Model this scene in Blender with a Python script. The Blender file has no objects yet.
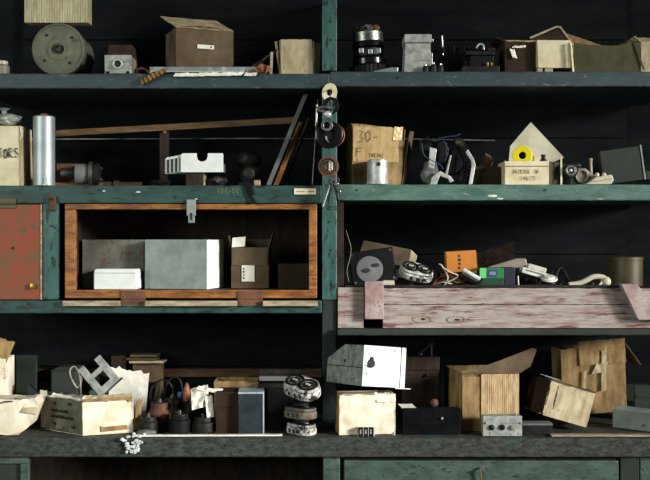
import bpy, bmesh, math, random
from mathutils import Vector, Matrix, Euler, noise
SC = bpy.context.scene
COL = SC.collection
CAMD, EYE, PX = 3.0, 1.5, 0.003          # camera distance, eye height, metres per unit on the shelf front
def kk(Y): return PX*(CAMD+Y)/CAMD
def zof(py, Y=0.0): return EYE+(240-py)*kk(Y)
R = math.radians

# ------------------------------------------------------------------ materials
def S(r, g, b):
    f = lambda c: (c/12.92 if c <= .04045 else ((c+.055)/1.055)**2.4)
    return (f(r/255), f(g/255), f(b/255), 1)
def mat(name, c1, c2=None, sc=14, rough=.75, metal=0, bump=.15, st=(1, 1, 1), c3=None, spot=.6, sc3=30, lo=.38, hi=.62, st3=None, rib=None, trans=0):
    m = bpy.data.materials.new(name); m.use_nodes = True
    nt = m.node_tree; N = nt.nodes; L = nt.links
    p = N['Principled BSDF']
    p.inputs['Roughness'].default_value = rough; p.inputs['Metallic'].default_value = metal
    if trans: p.inputs['Transmission Weight'].default_value = trans
    c1 = S(*c1); p.inputs['Base Color'].default_value = c1
    tc = N.new('ShaderNodeTexCoord')
    def nz(scale, stretch, det=6):
        mp = N.new('ShaderNodeMapping'); mp.inputs['Scale'].default_value = stretch
        L.new(tc.outputs['Object'], mp.inputs['Vector'])
        n = N.new('ShaderNodeTexNoise'); n.inputs['Scale'].default_value = scale; n.inputs['Detail'].default_value = det
        n.inputs['Roughness'].default_value = .65
        L.new(mp.outputs['Vector'], n.inputs['Vector']); return n
    n1 = nz(sc, st)
    if c2:
        r = N.new('ShaderNodeValToRGB')
        r.color_ramp.elements[0].position = lo; r.color_ramp.elements[1].position = hi
        r.color_ramp.elements[0].color = S(*c2); r.color_ramp.elements[1].color = c1
        L.new(n1.outputs['Fac'], r.inputs['Fac']); out = r.outputs['Color']
        if c3:
            n3 = nz(sc3, st3 or st, 8)
            r3 = N.new('ShaderNodeValToRGB')
            r3.color_ramp.elements[0].position = spot-.07; r3.color_ramp.elements[1].position = spot-.02
            r3.color_ramp.elements[0].color = (0, 0, 0, 1); r3.color_ramp.elements[1].color = (1, 1, 1, 1)
            mx = N.new('ShaderNodeMix'); mx.data_type = 'RGBA'
            L.new(n3.outputs['Fac'], r3.inputs['Fac']); L.new(r3.outputs['Color'], mx.inputs[0])
            L.new(out, mx.inputs[6]); mx.inputs[7].default_value = S(*c3); out = mx.outputs[2]
        L.new(out, p.inputs['Base Color'])
    if bump:
        b = N.new('ShaderNodeBump'); b.inputs['Strength'].default_value = bump; b.inputs['Distance'].default_value = .004
        n2 = nz(sc*5, st); L.new(n2.outputs['Fac'], b.inputs['Height'])
        if rib:
            w = N.new('ShaderNodeTexWave'); w.inputs['Scale'].default_value = rib; w.inputs['Distortion'].default_value = .6
            w.bands_direction = 'X'; L.new(tc.outputs['Object'], w.inputs['Vector'])
            b2 = N.new('ShaderNodeBump'); b2.inputs['Strength'].default_value = .35; b2.inputs['Distance'].default_value = .004
            L.new(w.outputs['Fac'], b2.inputs['Height']); L.new(b2.outputs['Normal'], b.inputs['Normal'])
        L.new(b.outputs['Normal'], p.inputs['Normal'])
    return m
M = {}
def D(key, *a, **k): M[key] = mat(key, *a, **k)
D('teal',  (38, 74, 69), (25, 51, 50), sc=9, st=(1, 3, 3), c3=(22, 29, 29), spot=.62, sc3=22, rough=.55, bump=.3)
D('teal_pale', (82, 113, 102), (52, 85, 77), sc=10, st=(1, 3, 3), c3=(135, 135, 126), spot=.68, sc3=30, rough=.6, bump=.35)
D('teal_blue', (46, 64, 69), (32, 49, 55), sc=9, st=(1, 3, 3), c3=(90, 95, 90), spot=.66, sc3=26, rough=.55, bump=.35)
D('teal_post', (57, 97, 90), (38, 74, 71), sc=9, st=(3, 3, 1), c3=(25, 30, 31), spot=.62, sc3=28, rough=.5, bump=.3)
D('bench',  (65, 71, 61), (20, 24, 21), sc=38, st=(1, 2, 2), c3=(43, 78, 83), spot=.685, sc3=14, rough=.7, bump=1.0)
D('bench_green', (72, 92, 80), (47, 63, 58), sc=12, st=(1, 3, 2), c3=(34, 41, 38), spot=.655, sc3=34, rough=.6, bump=.5)
D('back', (26, 29, 30), (17, 19, 22), sc=5, st=(1, 1, 4), rough=.85, bump=.1)
D('floor', (70, 68, 64), (50, 48, 46), sc=3, rough=.9)
D('dark_wood', (58, 44, 36), (34, 26, 22), sc=14, st=(4, 4, 1), rough=.7, bump=.3)
D('dark_lath', (96, 70, 50), (56, 40, 30), sc=14, st=(1, 4, 6), rough=.7, bump=.3)
D('frame_wood', (166, 106, 48), (102, 58, 26), sc=12, st=(1, 5, 5), c3=(68, 40, 20), spot=.66, sc3=30, rough=.5, bump=.15)
D('lath_wood', (123, 89, 56), (79, 54, 33), sc=12, st=(1, 6, 6), rough=.7, bump=.2)
D('pale_wood', (184, 167, 141), (130, 110, 85), sc=16, st=(1, 6, 6), c3=(82, 65, 50), spot=.68, sc3=30, rough=.7, bump=.25)
D('stick', (176, 112, 54), (120, 74, 36), sc=14, st=(5, 5, 1), rough=.65, bump=.2)
D('red_door', (146, 55, 33), (102, 75, 44), sc=13, c3=(77, 77, 57), spot=.66, sc3=12, rough=.6, bump=.3)
D('pink', (165, 155, 149), (131, 102, 98), sc=20, st=(.6, 3, 5), c3=(110, 65, 67), spot=.635, sc3=13, rough=.8, bump=.5, lo=.36, hi=.58)
D('pink_batten', (173, 157, 154), (141, 110, 107), sc=20, c3=(99, 72, 69), spot=.67, sc3=40, rough=.8, bump=.4)
D('card', (156, 128, 87), (115, 90, 56), sc=10, st=(3, 3, 1), c3=(89, 61, 37), spot=.72, sc3=18, bump=.2)
D('card_pale', (192, 176, 146), (152, 134, 102), sc=10, st=(3, 3, 1), c3=(120, 92, 62), spot=.7, sc3=22, bump=.25)
D('card_white', (232, 224, 206), (206, 186, 154), sc=9, c3=(120, 78, 44), spot=.665, sc3=14, bump=.35, lo=.32, hi=.58)
D('card_dull', (105, 89, 67), (76, 61, 45), sc=9, c3=(72, 56, 40), spot=.7, sc3=18, bump=.2)
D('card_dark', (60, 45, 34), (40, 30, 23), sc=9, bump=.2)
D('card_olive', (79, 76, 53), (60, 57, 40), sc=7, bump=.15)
D('card_rib', (191, 164, 124), (151, 120, 82), sc=12, st=(6, 1, 1), c3=(120, 86, 51), spot=.7, sc3=12, bump=.2, rib=46)
D('cream_rib', (197, 186, 152), (165, 152, 117), sc=12, st=(6, 1, 1), bump=.15, rib=40)
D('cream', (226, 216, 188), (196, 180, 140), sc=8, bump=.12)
D('paper', (238, 234, 224), (212, 204, 188), sc=12, bump=.3)
D('paper_gold', (184, 158, 110), (153, 122, 72), sc=7, st=(4, 1, 1), c3=(129, 90, 40), spot=.68, sc3=10, bump=.25)
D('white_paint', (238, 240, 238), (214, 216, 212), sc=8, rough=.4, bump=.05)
D('old_white', (230, 228, 220), (176, 172, 160), sc=16, c3=(60, 56, 50), spot=.68, sc3=26, rough=.45, bump=.2)
D('grey_paint', (142, 150, 144), (112, 120, 116), sc=12, c3=(84, 88, 84), spot=.72, sc3=16, rough=.5, bump=.08)
D('grey_speckle', (170, 172, 166), (124, 126, 122), sc=40, c3=(88, 88, 84), spot=.66, sc3=70, rough=.6, bump=.2)
D('grey_rust', (108, 104, 93), (78, 74, 67), sc=18, c3=(97, 61, 43), spot=.63, sc3=24, rough=.7, bump=.3)
D('galv', (196, 202, 204), (158, 164, 168), sc=14, rough=.38, metal=.75, bump=.06)
D('steel', (176, 176, 172), (110, 108, 104), sc=22, rough=.35, metal=.9, bump=.15)
D('alloy', (208, 208, 204), (160, 160, 156), sc=20, rough=.5, metal=.5, bump=.2)
D('iron', (49, 46, 43), (27, 25, 24), sc=20, c3=(80, 52, 38), spot=.66, sc3=26, rough=.5, metal=.4, bump=.3)
D('rust', (112, 70, 48), (70, 46, 36), sc=18, rough=.8, bump=.4)
D('black', (20, 21, 23), (13, 13, 15), sc=16, rough=.6, bump=.08)
D('black_gloss', (30, 31, 34), (18, 18, 20), sc=16, rough=.22, metal=.4, bump=.05)
D('slate', (42, 54, 60), (24, 33, 39), sc=18, c3=(104, 122, 130), spot=.7, sc3=20, rough=.45, bump=.2)
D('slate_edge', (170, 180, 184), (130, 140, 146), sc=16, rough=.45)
D('dim_green', (44, 51, 44), (33, 39, 34), sc=8, rough=.7, bump=.1)
D('drum', (111, 113, 93), (78, 80, 65), sc=9, c3=(71, 67, 52), spot=.62, sc3=12, rough=.7, bump=.3)
D('yellow', (244, 226, 30), (232, 210, 20), sc=10, rough=.45, bump=.03)
D('orange_card', (198, 125, 44), (179, 105, 32), sc=10, bump=.1)
D('orange', (170, 104, 60), (112, 66, 40), sc=16, rough=.6)
D('green_card', (41, 119, 67), (32, 101, 55), sc=8, rough=.5, bump=.05)
D('green_dark', (20, 63, 36), (17, 53, 31), sc=8, rough=.5, bump=.05)
D('green_light', (105, 198, 123), (88, 181, 107), sc=8, rough=.5, bump=.05)
D('blue_label', (36, 70, 120), (28, 56, 100), sc=8, rough=.5, bump=.05)
D('navy', (28, 32, 56), (20, 24, 42), sc=8, rough=.5)
D('blue_wire', (52, 66, 98), rough=.45, bump=0)
D('black_wire', (26, 26, 28), rough=.45, bump=0)
D('red_wire', (150, 74, 66), rough=.5, bump=0)
D('green_wire', (96, 140, 104), rough=.5, bump=0)
D('pale_wire', (200, 186, 172), rough=.5, bump=0)
D('slit_light', (226, 222, 212), (90, 88, 84), sc=9, rough=.4, metal=.3, bump=0)
D('brass', (200, 158, 74), (130, 96, 46), sc=20, rough=.35, metal=.8, bump=.1)
D('copper', (196, 122, 84), (140, 82, 54), sc=20, rough=.35, metal=.8, bump=.1)
D('ink', (34, 32, 34), rough=.8, bump=0)
D('ink_faint', (126, 98, 66), rough=.8, bump=0)
D('ink_yellow', (150, 150, 92), rough=.8, bump=0)
D('olive_tin', (84, 74, 40), (62, 54, 30), sc=10, rough=.5, bump=.05)
D('beige', (206, 198, 176), (176, 168, 146), sc=10, rough=.4, bump=.03)
D('taupe', (150, 138, 122), (116, 106, 94), sc=10, rough=.5, bump=.05)
D('plastic_bag', (150, 156, 146), (118, 124, 114), sc=10, rough=.25, bump=.2)
D('plaster', (226, 230, 228), (180, 188, 186), sc=40, rough=.9, bump=.6)
D('cone_grey', (104, 104, 104), (94, 94, 94), sc=20, rough=.7, bump=.1)
D('alu', (186, 192, 196), (160, 168, 172), sc=12, rough=.52, metal=.7, bump=.04)
D('stained_white', (216, 214, 206), (120, 116, 108), sc=26, c3=(40, 38, 35), spot=.615, sc3=22, rough=.45, bump=.25)
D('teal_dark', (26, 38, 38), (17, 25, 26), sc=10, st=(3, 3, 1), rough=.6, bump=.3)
D('tape_clear', (224, 198, 150), (206, 176, 120), sc=10, rough=.2, bump=.15)

for k_, s_ in (('back', .06), ('dark_wood', .2), ('card_dark', .15), ('card', .25), ('card_pale', .25), ('card_dull', .2), ('card_olive', .2), ('dim_green', .3), ('dark_lath', .2), ('black', .15), ('iron', .3)):
    M[k_].node_tree.nodes['Principled BSDF'].inputs['Specular IOR Level'].default_value = s_

# ------------------------------------------------------------------ mesh builder
class MB:
    def __init__(s): s.bm = bmesh.new()
    def _xf(s, vs, mtx):
        if mtx is not None:
            for v in vs: v.co = mtx @ v.co
    def box(s, x0, x1, y0, y1, z0, z1, rot=None, piv=None):
        b = s.bm
        vs = [b.verts.new((x, y, z)) for x in (x0, x1) for y in (y0, y1) for z in (z0, z1)]
        for f in ((0, 1, 3, 2), (4, 6, 7, 5), (0, 4, 5, 1), (2, 3, 7, 6), (0, 2, 6, 4), (1, 5, 7, 3)):
            b.faces.new([vs[i] for i in f])
        if rot:
            c = Vector(piv) if piv else Vector(((x0+x1)/2, (y0+y1)/2, (z0+z1)/2))
            q = Euler([R(a) for a in rot]).to_matrix()
            for v in vs: v.co = q @ (v.co-c)+c
        return s
    def prism(s, poly, y0, y1):                       # poly of (x, z), counter-clockwise seen from the front
        b = s.bm
        A = [b.verts.new((x, y0, z)) for x, z in poly]; B = [b.verts.new((x, y1, z)) for x, z in poly]
        b.faces.new(A); b.faces.new(B[::-1]); n = len(A)
        for i in range(n): b.faces.new((A[i], B[i], B[(i+1) % n], A[(i+1) % n]))
        return s
    def cyl(s, p0, p1, r0, r1=None, n=24):
        r1 = r0 if r1 is None else r1
        p0 = Vector(p0); p1 = Vector(p1); d = p1-p0
        q = d.to_track_quat('Z', 'Y').to_matrix(); b = s.bm
        A = []; B = []
        for i in range(n):
            a = 2*math.pi*i/n; u = q @ Vector((math.cos(a), math.sin(a), 0))
            A.append(b.verts.new(p0+u*r0)); B.append(b.verts.new(p1+u*r1))
        for i in range(n): b.faces.new((A[i], A[(i+1) % n], B[(i+1) % n], B[i]))
        b.faces.new(A[::-1]); b.faces.new(B); return s
    def lathe(s, prof, c=(0, 0, 0), axis=(0, 0, 1), n=32, closed=False, gear=0):
        q = Vector(axis).to_track_quat('Z', 'Y').to_matrix(); b = s.bm; c = Vector(c)
        rings = []
        for r, h in prof:
            rg = []
            for i in range(n):
                a = 2*math.pi*i/n; rr = r+(gear if gear and i % 2 else 0)
                rg.append(b.verts.new(c+q @ Vector((rr*math.cos(a), rr*math.sin(a), h))))
            rings.append(rg)
        m = len(rings)
        for j in range(m if closed else m-1):
            P, Q = rings[j], rings[(j+1) % m]
            for i in range(n): b.faces.new((P[i], P[(i+1) % n], Q[(i+1) % n], Q[i]))
        if not closed: b.faces.new(rings[0][::-1]); b.faces.new(rings[-1])
        return s
    def ring(s, c, axis, ro, ri, h, n=32, gear=0):    # flat annulus of rectangular section
        return s.lathe([(ri, -h/2), (ro, -h/2), (ro, h/2), (ri, h/2)], c, axis, n, True)
    def torus(s, c, axis, Rr, r, n=32, k=8):
        return s.lathe([(Rr+r*math.cos(2*math.pi*j/k), r*math.sin(2*math.pi*j/k)) for j in range(k)], c, axis, n, True)
    def tube(s, pts, r, n=6, smooth=True):
        P = [Vector(p) for p in pts]
        if smooth and len(P) > 2:
            Q = []
            for i in range(len(P)-1):
                a, b_, c, d = P[max(i-1, 0)], P[i], P[i+1], P[min(i+2, len(P)-1)]
                for t in (0, .25, .5, .75):
                    Q.append(.5*((2*b_)+(c-a)*t+(2*a-5*b_+4*c-d)*t*t+(3*b_-a-3*c+d)*t**3))
            Q.append(P[-1]); P = Q
        b = s.bm; rings = []; up = Vector((.13, .2, .97))
        for i, p in enumerate(P):
            d = (P[min(i+1, len(P)-1)]-P[max(i-1, 0)])
            if d.length < 1e-6: d = Vector((0, 0, 1))
            d.normalize(); u = d.cross(up)
            if u.length < .05: u = d.cross(Vector((1, 0, 0)))
            u.normalize(); v = d.cross(u)
            rings.append([b.verts.new(p+(u*math.cos(2*math.pi*j/n)+v*math.sin(2*math.pi*j/n))*r) for j in range(n)])
        for A, B in zip(rings, rings[1:]):
            for j in range(n): b.faces.new((A[j], A[(j+1) % n], B[(j+1) % n], B[j]))
        b.faces.new(rings[0][::-1]); b.faces.new(rings[-1]); return s
    def slab(s, o, u, v, t=1.0, nu=8, nv=8, wob=0.4, seed=0, torn=0, freq=.12, bend=0):
        o = Vector(o); u = Vector(u); v = Vector(v); nrm = u.cross(v).normalized(); b = s.bm
        so = Vector((seed*7.3, seed*3.1, seed*1.7)); G = []
        for side in (0, 1):
            g = []
            for i in range(nu+1):
                row = []
                for j in range(nv+1):
                    a, c = i/nu, j/nv
                    p = o+u*a+v*c
                    w = noise.noise(p*freq+so)*wob
                    if torn and j == nv: p = p+v.normalized()*(noise.noise(p*.45+so*2)*torn-torn*.4)
                    p = p+nrm*(w+bend*(4*a*(1-a))-side*t)
                    row.append(b.verts.new(p))
                g.append(row)
            G.append(g)
        A, B = G
        for i in range(nu):
            for j in range(nv):
                b.faces.new((A[i][j], A[i+1][j], A[i+1][j+1], A[i][j+1]))
                b.faces.new((B[i][j], B[i][j+1], B[i+1][j+1], B[i+1][j]))
        for i in range(nu):
            b.faces.new((A[i][0], B[i][0], B[i+1][0], A[i+1][0])); b.faces.new((A[i][nv], A[i+1][nv], B[i+1][nv], B[i][nv]))
        for j in range(nv):
            b.faces.new((A[0][j], A[0][j+1], B[0][j+1], B[0][j])); b.faces.new((A[nu][j], B[nu][j], B[nu][j+1], A[nu][j+1]))
        return s
    def blob(s, c, rad, amp=.25, seed=0, sub=3, freq=1.6):
        r = bmesh.ops.create_icosphere(s.bm, subdivisions=sub, radius=1); so = Vector((seed*5.1, seed, -seed*2.3))
        for v in r['verts']:
            f = 1+noise.noise(v.co*freq+so)*amp
            v.co = Vector((c[0]+v.co.x*rad[0]*f, c[1]+v.co.y*rad[1]*f, c[2]+v.co.z*rad[2]*f))
        return s
    def crumple(s, w, d, h, seed, n=14, amp=1.0):     # crumpled sheet draped in a w x d footprint, up to h tall, closed below
        b = s.bm; so = Vector((seed*3.3, seed*1.9, seed)); G = []
        for i in range(n+1):
            row = []
            for j in range(n+1):
                a, c = i/n*2-1, j/n*2-1
                f = max(0, 1-(a*a+c*c)*.5)
                z = h*f*(.55+.45*abs(noise.noise(Vector((a*1.7, c*1.7, 0))+so))*2)+abs(noise.noise(Vector((a*4, c*4, 3))+so))*h*.3*amp
                x = a*w/2*(1+.22*noise.noise(Vector((a*2, c*2, 9))+so)); y = c*d/2*(1+.2*noise.noise(Vector((a*2, c*2, 5))+so))
                if max(abs(a), abs(c)) > .99: z *= .15
                row.append(b.verts.new((x, y, max(z, .2))))
            G.append(row)
        for i in range(n):
            for j in range(n): b.faces.new((G[i][j], G[i+1][j], G[i+1][j+1], G[i][j+1]))
        r = [G[i][0] for i in range(n+1)]+[G[n][j] for j in range(1, n+1)]+[G[i][n] for i in range(n-1, -1, -1)]+[G[0][j] for j in range(n-1, 0, -1)]
        b.faces.new(r[::-1]); return s
    def move(s, dx=0, dy=0, dz=0):
        for v in s.bm.verts: v.co += Vector((dx, dy, dz))
        return s
    def turn(s, rx=0, ry=0, rz=0, c=(0, 0, 0)):
        q = Euler((R(rx), R(ry), R(rz))).to_matrix(); c = Vector(c)
        for v in s.bm.verts: v.co = q @ (v.co-c)+c
        return s
GL = {'T': [[(0, 1), (1, 1)], [(.5, 1), (.5, 0)]], 'O': [[(.5, 1), (.1, .75), (.1, .25), (.5, 0), (.9, .25), (.9, .75), (.5, 1)]],
 'R': [[(0, 0), (0, 1), (.7, .95), (.75, .6), (0, .5), (.9, 0)]], 'S': [[(.9, .9), (.4, 1), (.1, .75), (.85, .4), (.7, .05), (0, .1)]],
 'E': [[(.9, 1), (0, 1), (0, 0), (.9, 0)], [(0, .5), (.7, .5)]], 'I': [[(.5, 1), (.5, 0)]], 'A': [[(0, 0), (.5, 1), (1, 0)], [(.2, .4), (.8, .4)]],
 'N': [[(0, 0), (0, 1), (.9, 0), (.9, 1)]], 'M': [[(0, 0), (.1, 1), (.5, .4), (.9, 1), (1, 0)]], 'W': [[(0, 1), (.25, 0), (.5, .7), (.75, 0), (1, 1)]],
 'P': [[(0, 0), (0, 1), (.8, .9), (.8, .55), (0, .5)]], 'F': [[(.9, 1), (0, 1), (0, 0)], [(0, .55), (.7, .55)]], '-': [[(.1, .5), (.9, .5)]], ' ': [],
 '3': [[(.1, 1), (.9, .95), (.4, .55), (.9, .3), (.6, 0), (.1, .05)]], '0': [[(.5, 1), (.1, .75), (.1, .25), (.5, 0), (.9, .25), (.9, .75), (.5, 1)]],
 '4': [[(.7, 0), (.7, 1), (0, .3), (1, .3)]], '5': [[(.9, 1), (.1, 1), (.1, .55), (.8, .5), (.8, .1), (.1, 0)]], 'm': [[(0, 0), (0, .55), (.3, .6), (.45, 0), (.5, .55), (.8, .6), (.95, 0)]],
 '8': [[(.5, .52), (.1, .75), (.5, 1), (.9, .75), (.5, .52), (.1, .25), (.5, 0), (.9, .25), (.5, .52)]]}
def write(m, text, x, z, w, h, y, r=.4, slant=0, wave=0):
    for i, ch in enumerate(text):
        for pl in GL[ch]:
            dz = wave*math.sin(i*1.9)
            m.tube([(x+(i+a*.72+slant*b)*w, y, z+b*h+dz) for a, b in pl], r, 4, False)
    return m

# ------------------------------------------------------------------ things
def finish(o, m, mt, k, bevel, smooth):
    for v in m.bm.verts: v.co *= k
    bmesh.ops.recalc_face_normals(m.bm, faces=m.bm.faces)
    m.bm.to_mesh(o.data); m.bm.free(); o.data.materials.append(M[mt] if isinstance(mt, str) else mt)
    if smooth:
        for p in o.data.polygons: p.use_smooth = True
        o.data.set_sharp_from_angle(angle=R(38))
    if bevel:
        b = o.modifiers.new('edge', 'BEVEL'); b.width = bevel*k; b.segments = 2; b.limit_method = 'ANGLE'; b.angle_limit = R(40)
def obj(name, m, mt, k=PX, bevel=0, smooth=False, parent=None):
    o = bpy.data.objects.new(name, bpy.data.meshes.new(name)); COL.objects.link(o)
    finish(o, m, mt, k, bevel, smooth); o.parent = parent
    return o
class T:
    def __init__(s, name, label, cat, px, Z, Y, rz=0, group=None, rx=0, ry=0, lift=0):
        s.k = kk(Y); s.px = px; s.Z = Z; s.Y = Y
        o = s.o = bpy.data.objects.new(name, None); COL.objects.link(o)
        o.location = ((px-325)*s.k, Y, Z+lift*s.k); o.rotation_euler = (R(rx), R(ry), R(rz)); o.empty_display_size = .05
        o['label'] = label; o['category'] = cat
        if group: o['group'] = group
    def x(s, px): return px-s.px
    def h(s, py): return (zof(py, s.Y)-s.Z)/s.k
    def add(s, name, m, mt, parent=None, bevel=0, smooth=False, label=None):
        o = obj(name, m, mt, s.k, bevel, smooth, parent or s.o)
        if label: o['label'] = label
        return o
    def pbox(s, px0, px1, top, bot, y0, y1):
        return MB().box(s.x(px0), s.x(px1), y0, y1, 0 if bot is None else s.h(bot), s.h(top))
def solo(name, label, cat, px, Z, Y, m, mt, rz=0, group=None, bevel=0, smooth=False, rx=0, ry=0, lift=0):
    k = kk(Y); o = obj(name, m, mt, k, bevel, smooth)
    o.location = ((px-325)*k, Y, Z+lift*k); o.rotation_euler = (R(rx), R(ry), R(rz))
    o['label'] = label; o['category'] = cat
    if group: o['group'] = group
    return o
def hgt(py, Y, Z): return (zof(py, Y)-Z)/kk(Y)
def struct(name, m, mt):
    o = obj(name, m, mt, 1.0); o['kind'] = 'structure'; return o
def carton(t, w, d, h, mt, flaps=(), wob=.6, seed=0, torn=0, fm=None, x0=None):
    """open-topped corrugated box: front at y=0, back at y=d; flaps = (side, angle from upright outwards, length)"""
    x0 = -w/2 if x0 is None else x0; x1 = x0+w; m = MB(); e = .05
    m.slab((x0, 0, 0), (w, 0, 0), (0, 0, h), 1, 10, 8, wob, seed, torn)
    m.slab((x1, d, 0), (-w, 0, 0), (0, 0, h), 1, 10, 8, wob*.5, seed+1, torn)
    m.slab((x0, d, 0), (0, -d, 0), (0, 0, h), 1, 8, 8, wob*.5, seed+2, torn)
    m.slab((x1, 0, 0), (0, d, 0), (0, 0, h), 1, 8, 8, wob*.5, seed+3, torn)
    m.box(x0+.6, x1-.6, .6, d-.6, e, 1)
    body = t.add('body', m, mt)
    for i, (sd, ang, ln) in enumerate(flaps):
        a = R(ang); up = math.cos(a); ou = math.sin(a); f = MB()
        o, u, n = {'F': ((x0+.4, -.2, h), (w-.8, 0, 0), (0, -1, 0)), 'B': ((x1-.4, d+.2, h), (-w+.8, 0, 0), (0, 1, 0)),
                   'L': ((x0-.2, d-.4, h), (0, -d+.8, 0), (-1, 0, 0)), 'R': ((x1+.2, .4, h), (0, d-.8, 0), (1, 0, 0))}[sd]
        v = (Vector(n)*ou+Vector((0, 0, 1))*up)*ln
        f.slab(o, u, v, .9, 8, 5, wob*1.2, seed+9+i, torn*.6)
        t.add('flap', f, fm or mt)
    return body
# ------------------------------------------------------------------ setting
ZTL, ZTR, ZML, ZMR, ZLK, ZSL, ZP, ZB = zof(73), zof(71), zof(185), zof(184), zof(290), zof(300), zof(289), zof(437)
WB = .44
struct('floor', MB().box(-3.2, 3.2, -5, WB+.1, -.05, 0), 'floor')
struct('wall_back', MB().box(-3.2, 3.2, WB+.012, WB+.1, 0, 3.0), 'back')

# workbench: everything below the lowest plank
wb = T('workbench', 'long paint-splashed plank bench with green drawer fronts under the lowest row', 'workbench', 325, 0, 0)
H = wb.h
def wbox(a, b, top, bot, y0, y1): return wb.pbox(a, b, top, bot, y0, y1)
m = MB(); m.slab((-360, -4, H(437)-.4), (720, 0, 0), (0, 146, 0), 19, 90, 12, .35, 5, 0, .15); wb.add('worktop', m, 'bench', bevel=1.2)
wb.add('post', wbox(323, 340, 456.2, None, 2, 20), 'bench_green', bevel=1)
wb.add('post', wbox(621, 640, 456.2, None, 2, 20), 'dim_green', bevel=1)
wb.add('rail', wbox(340, 621, 456.2, 460, 6, 14), 'dark_wood')
for bot, top in ((520, 461), (588, 524)):
    dr = wb.add('drawer', wbox(344, 619, top, bot, 1, 9).box(22, 291, 9.5, 120, H(bot-3), H(top+5)), 'bench_green', bevel=1)
    y = (top+bot)/2-10
    wb.add('keyhole_plate', MB().cyl((wb.x(480), 1.2, H(y-6)), (wb.x(480), -.2, H(y-6)), 7, n=20), 'bench_green', dr, .4)
    wb.add('pull', MB().tube([(wb.x(480), -.2, H(y-13)), (wb.x(479.6), -3.6, H(y-11)), (wb.x(480), -4, H(y-6)), (wb.x(480.3), -3.4, H(y-1)), (wb.x(480), -.2, H(y))], .8), 'brass', dr, smooth=True)
fr = MB().box(wb.x(-30), wb.x(28), 1, 8, H(464), H(457.5)).box(wb.x(20), wb.x(28), 1, 8, H(600), H(464.2))
d = wb.add('door', MB().box(wb.x(-30), wb.x(19.6), 4, 8, H(600), H(464.4)), 'dim_green')
wb.add('door_frame', fr, 'bench_green', d, .6)
wb.add('door', MB().box(wb.x(641), wb.x(700), 3, 9, H(600), H(458)), 'bench_green', bevel=1)
wb.add('back_panel', MB().box(-360, 360, 141, 145, 0, H(457)), 'dark_wood')
wb.add('shelf', MB().box(wb.x(-35), wb.x(322), 12, 138, H(610), H(604)), 'dark_wood')

# shelving above it
su = T('shelving_unit', 'tall green-painted wooden shelving filling the picture, chipped planks on thick posts', 'shelves', 325, ZB, 0)
H = su.h
def sh(a, b, top, bot, y0=0, y1=142): return su.pbox(a, b, top, bot, y0, y1)
def plank(a, b, top, bot, y0, seed, name='shelf', mt='teal', torn=.5):
    mm = MB(); mm.slab((su.x(a), y0, H(top)-.5), (b-a, 0, 0), (0, 141.5-y0, 0), (bot-top), 60, 8, .3, seed, 0, .2)
    return su.add(name, mm, mt, bevel=1)
plank(-30, 329.6, 73, 88, 0, 1, mt='teal_blue'); plank(330, 690, 71, 86, 0, 2, mt='teal_blue')
plank(-30, 321.8, 185, 203, 0, 3); plank(337.2, 690, 184, 200, 0, 4, mt='teal_pale')
plank(-30, 321.8, 300, 313, 1, 6, mt='teal')
plank(344.2, 690, 289, 300, 10, 7, mt='dark_wood'); plank(337.2, 690, 328, 334.5, -5, 8, mt='dim_green')
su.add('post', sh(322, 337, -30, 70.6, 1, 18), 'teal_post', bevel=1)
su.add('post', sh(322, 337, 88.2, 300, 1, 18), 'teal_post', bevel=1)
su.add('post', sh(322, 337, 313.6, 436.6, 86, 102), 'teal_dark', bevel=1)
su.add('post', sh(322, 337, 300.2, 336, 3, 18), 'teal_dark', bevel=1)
su.add('post', sh(43, 58, 203.2, 299.6, -1, 16), 'teal_post', bevel=1)
su.add('side_board', sh(337.3, 344, 200.3, 327.6, 7, 140), 'dark_wood')
su.add('divider', sh(326, 333, -30, 70.6, 18.2, 141), 'back')
su.add('divider', sh(326, 333, 88.2, 335, 18.2, 141), 'back')
zz = [437, 366, 305, 254, 203, 138, 88, 40, -30]
for a, b in zip(zz, zz[1:]):
    su.add('back_board', MB().slab((-345, 142.5, max(.4, su.h(240+(a-240)*1.143)+.5)), (690, 0, 0), (0, 0, (a-b)*1.143-(29.5 if a == 437 else 1.2)), 3, 30, 4, .4, int(a)), 'back')
su.add('rail', MB().box(su.x(-10), su.x(321), 134, 139, hgt(377, .4, ZB)*1.133, hgt(369, .4, ZB)*1.133), 'dark_lath')
su.add('rail', MB().box(su.x(500), su.x(690), 130, 139, hgt(400, .4, ZB)*1.133, hgt(384, .4, ZB)*1.133), 'dim_green')
# little ironwork and marks on the planks
tb = su.add('turn_button', MB().box(49, 57, -4.4, -1.2, H(211), H(196)).move(-325), 'dark_lath', bevel=2, label='worn wooden turn button with a pale scraped end')
su.add('screw', MB().cyl((su.x(53), -4.4, H(199)), (su.x(53), -5.2, H(199)), 1.6, n=12), 'iron', tb)
for px, py in ((51, 226), (53, 258), (398, 78), (357, 190), (545, 190), (100, 190), (331, 40), (331, 250), (329, 222), (331, 285)):
    yy = -1.3 if px < 60 else (.9 if 320 < px < 340 else -.3)
    su.add('nail', MB().cyl((su.x(px), yy+.6, H(py)), (su.x(px), yy-.5, H(py)), .9, n=10), 'iron')
tag = su.add('label_plate', MB().box(su.x(294), su.x(316), -1.1, -.4, H(194.5), H(188.5)), 'cream', bevel=.3, label='small cream paper label')
w = MB()
for i, (a, b) in enumerate(((296, 305), (308, 314))):
    w.tube([(su.x(a+(b-a)*t/8), -1.2, H(191.6)+.7*math.sin(t*2.3+i)) for t in range(9)], .28, 4)
su.add('writing', w, 'ink', tag)
su.add('stencil', write(MB(), 'EEE-50', su.x(218), H(193.2), 3.6, 4, -.45, .3), 'ink_yellow')
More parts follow.
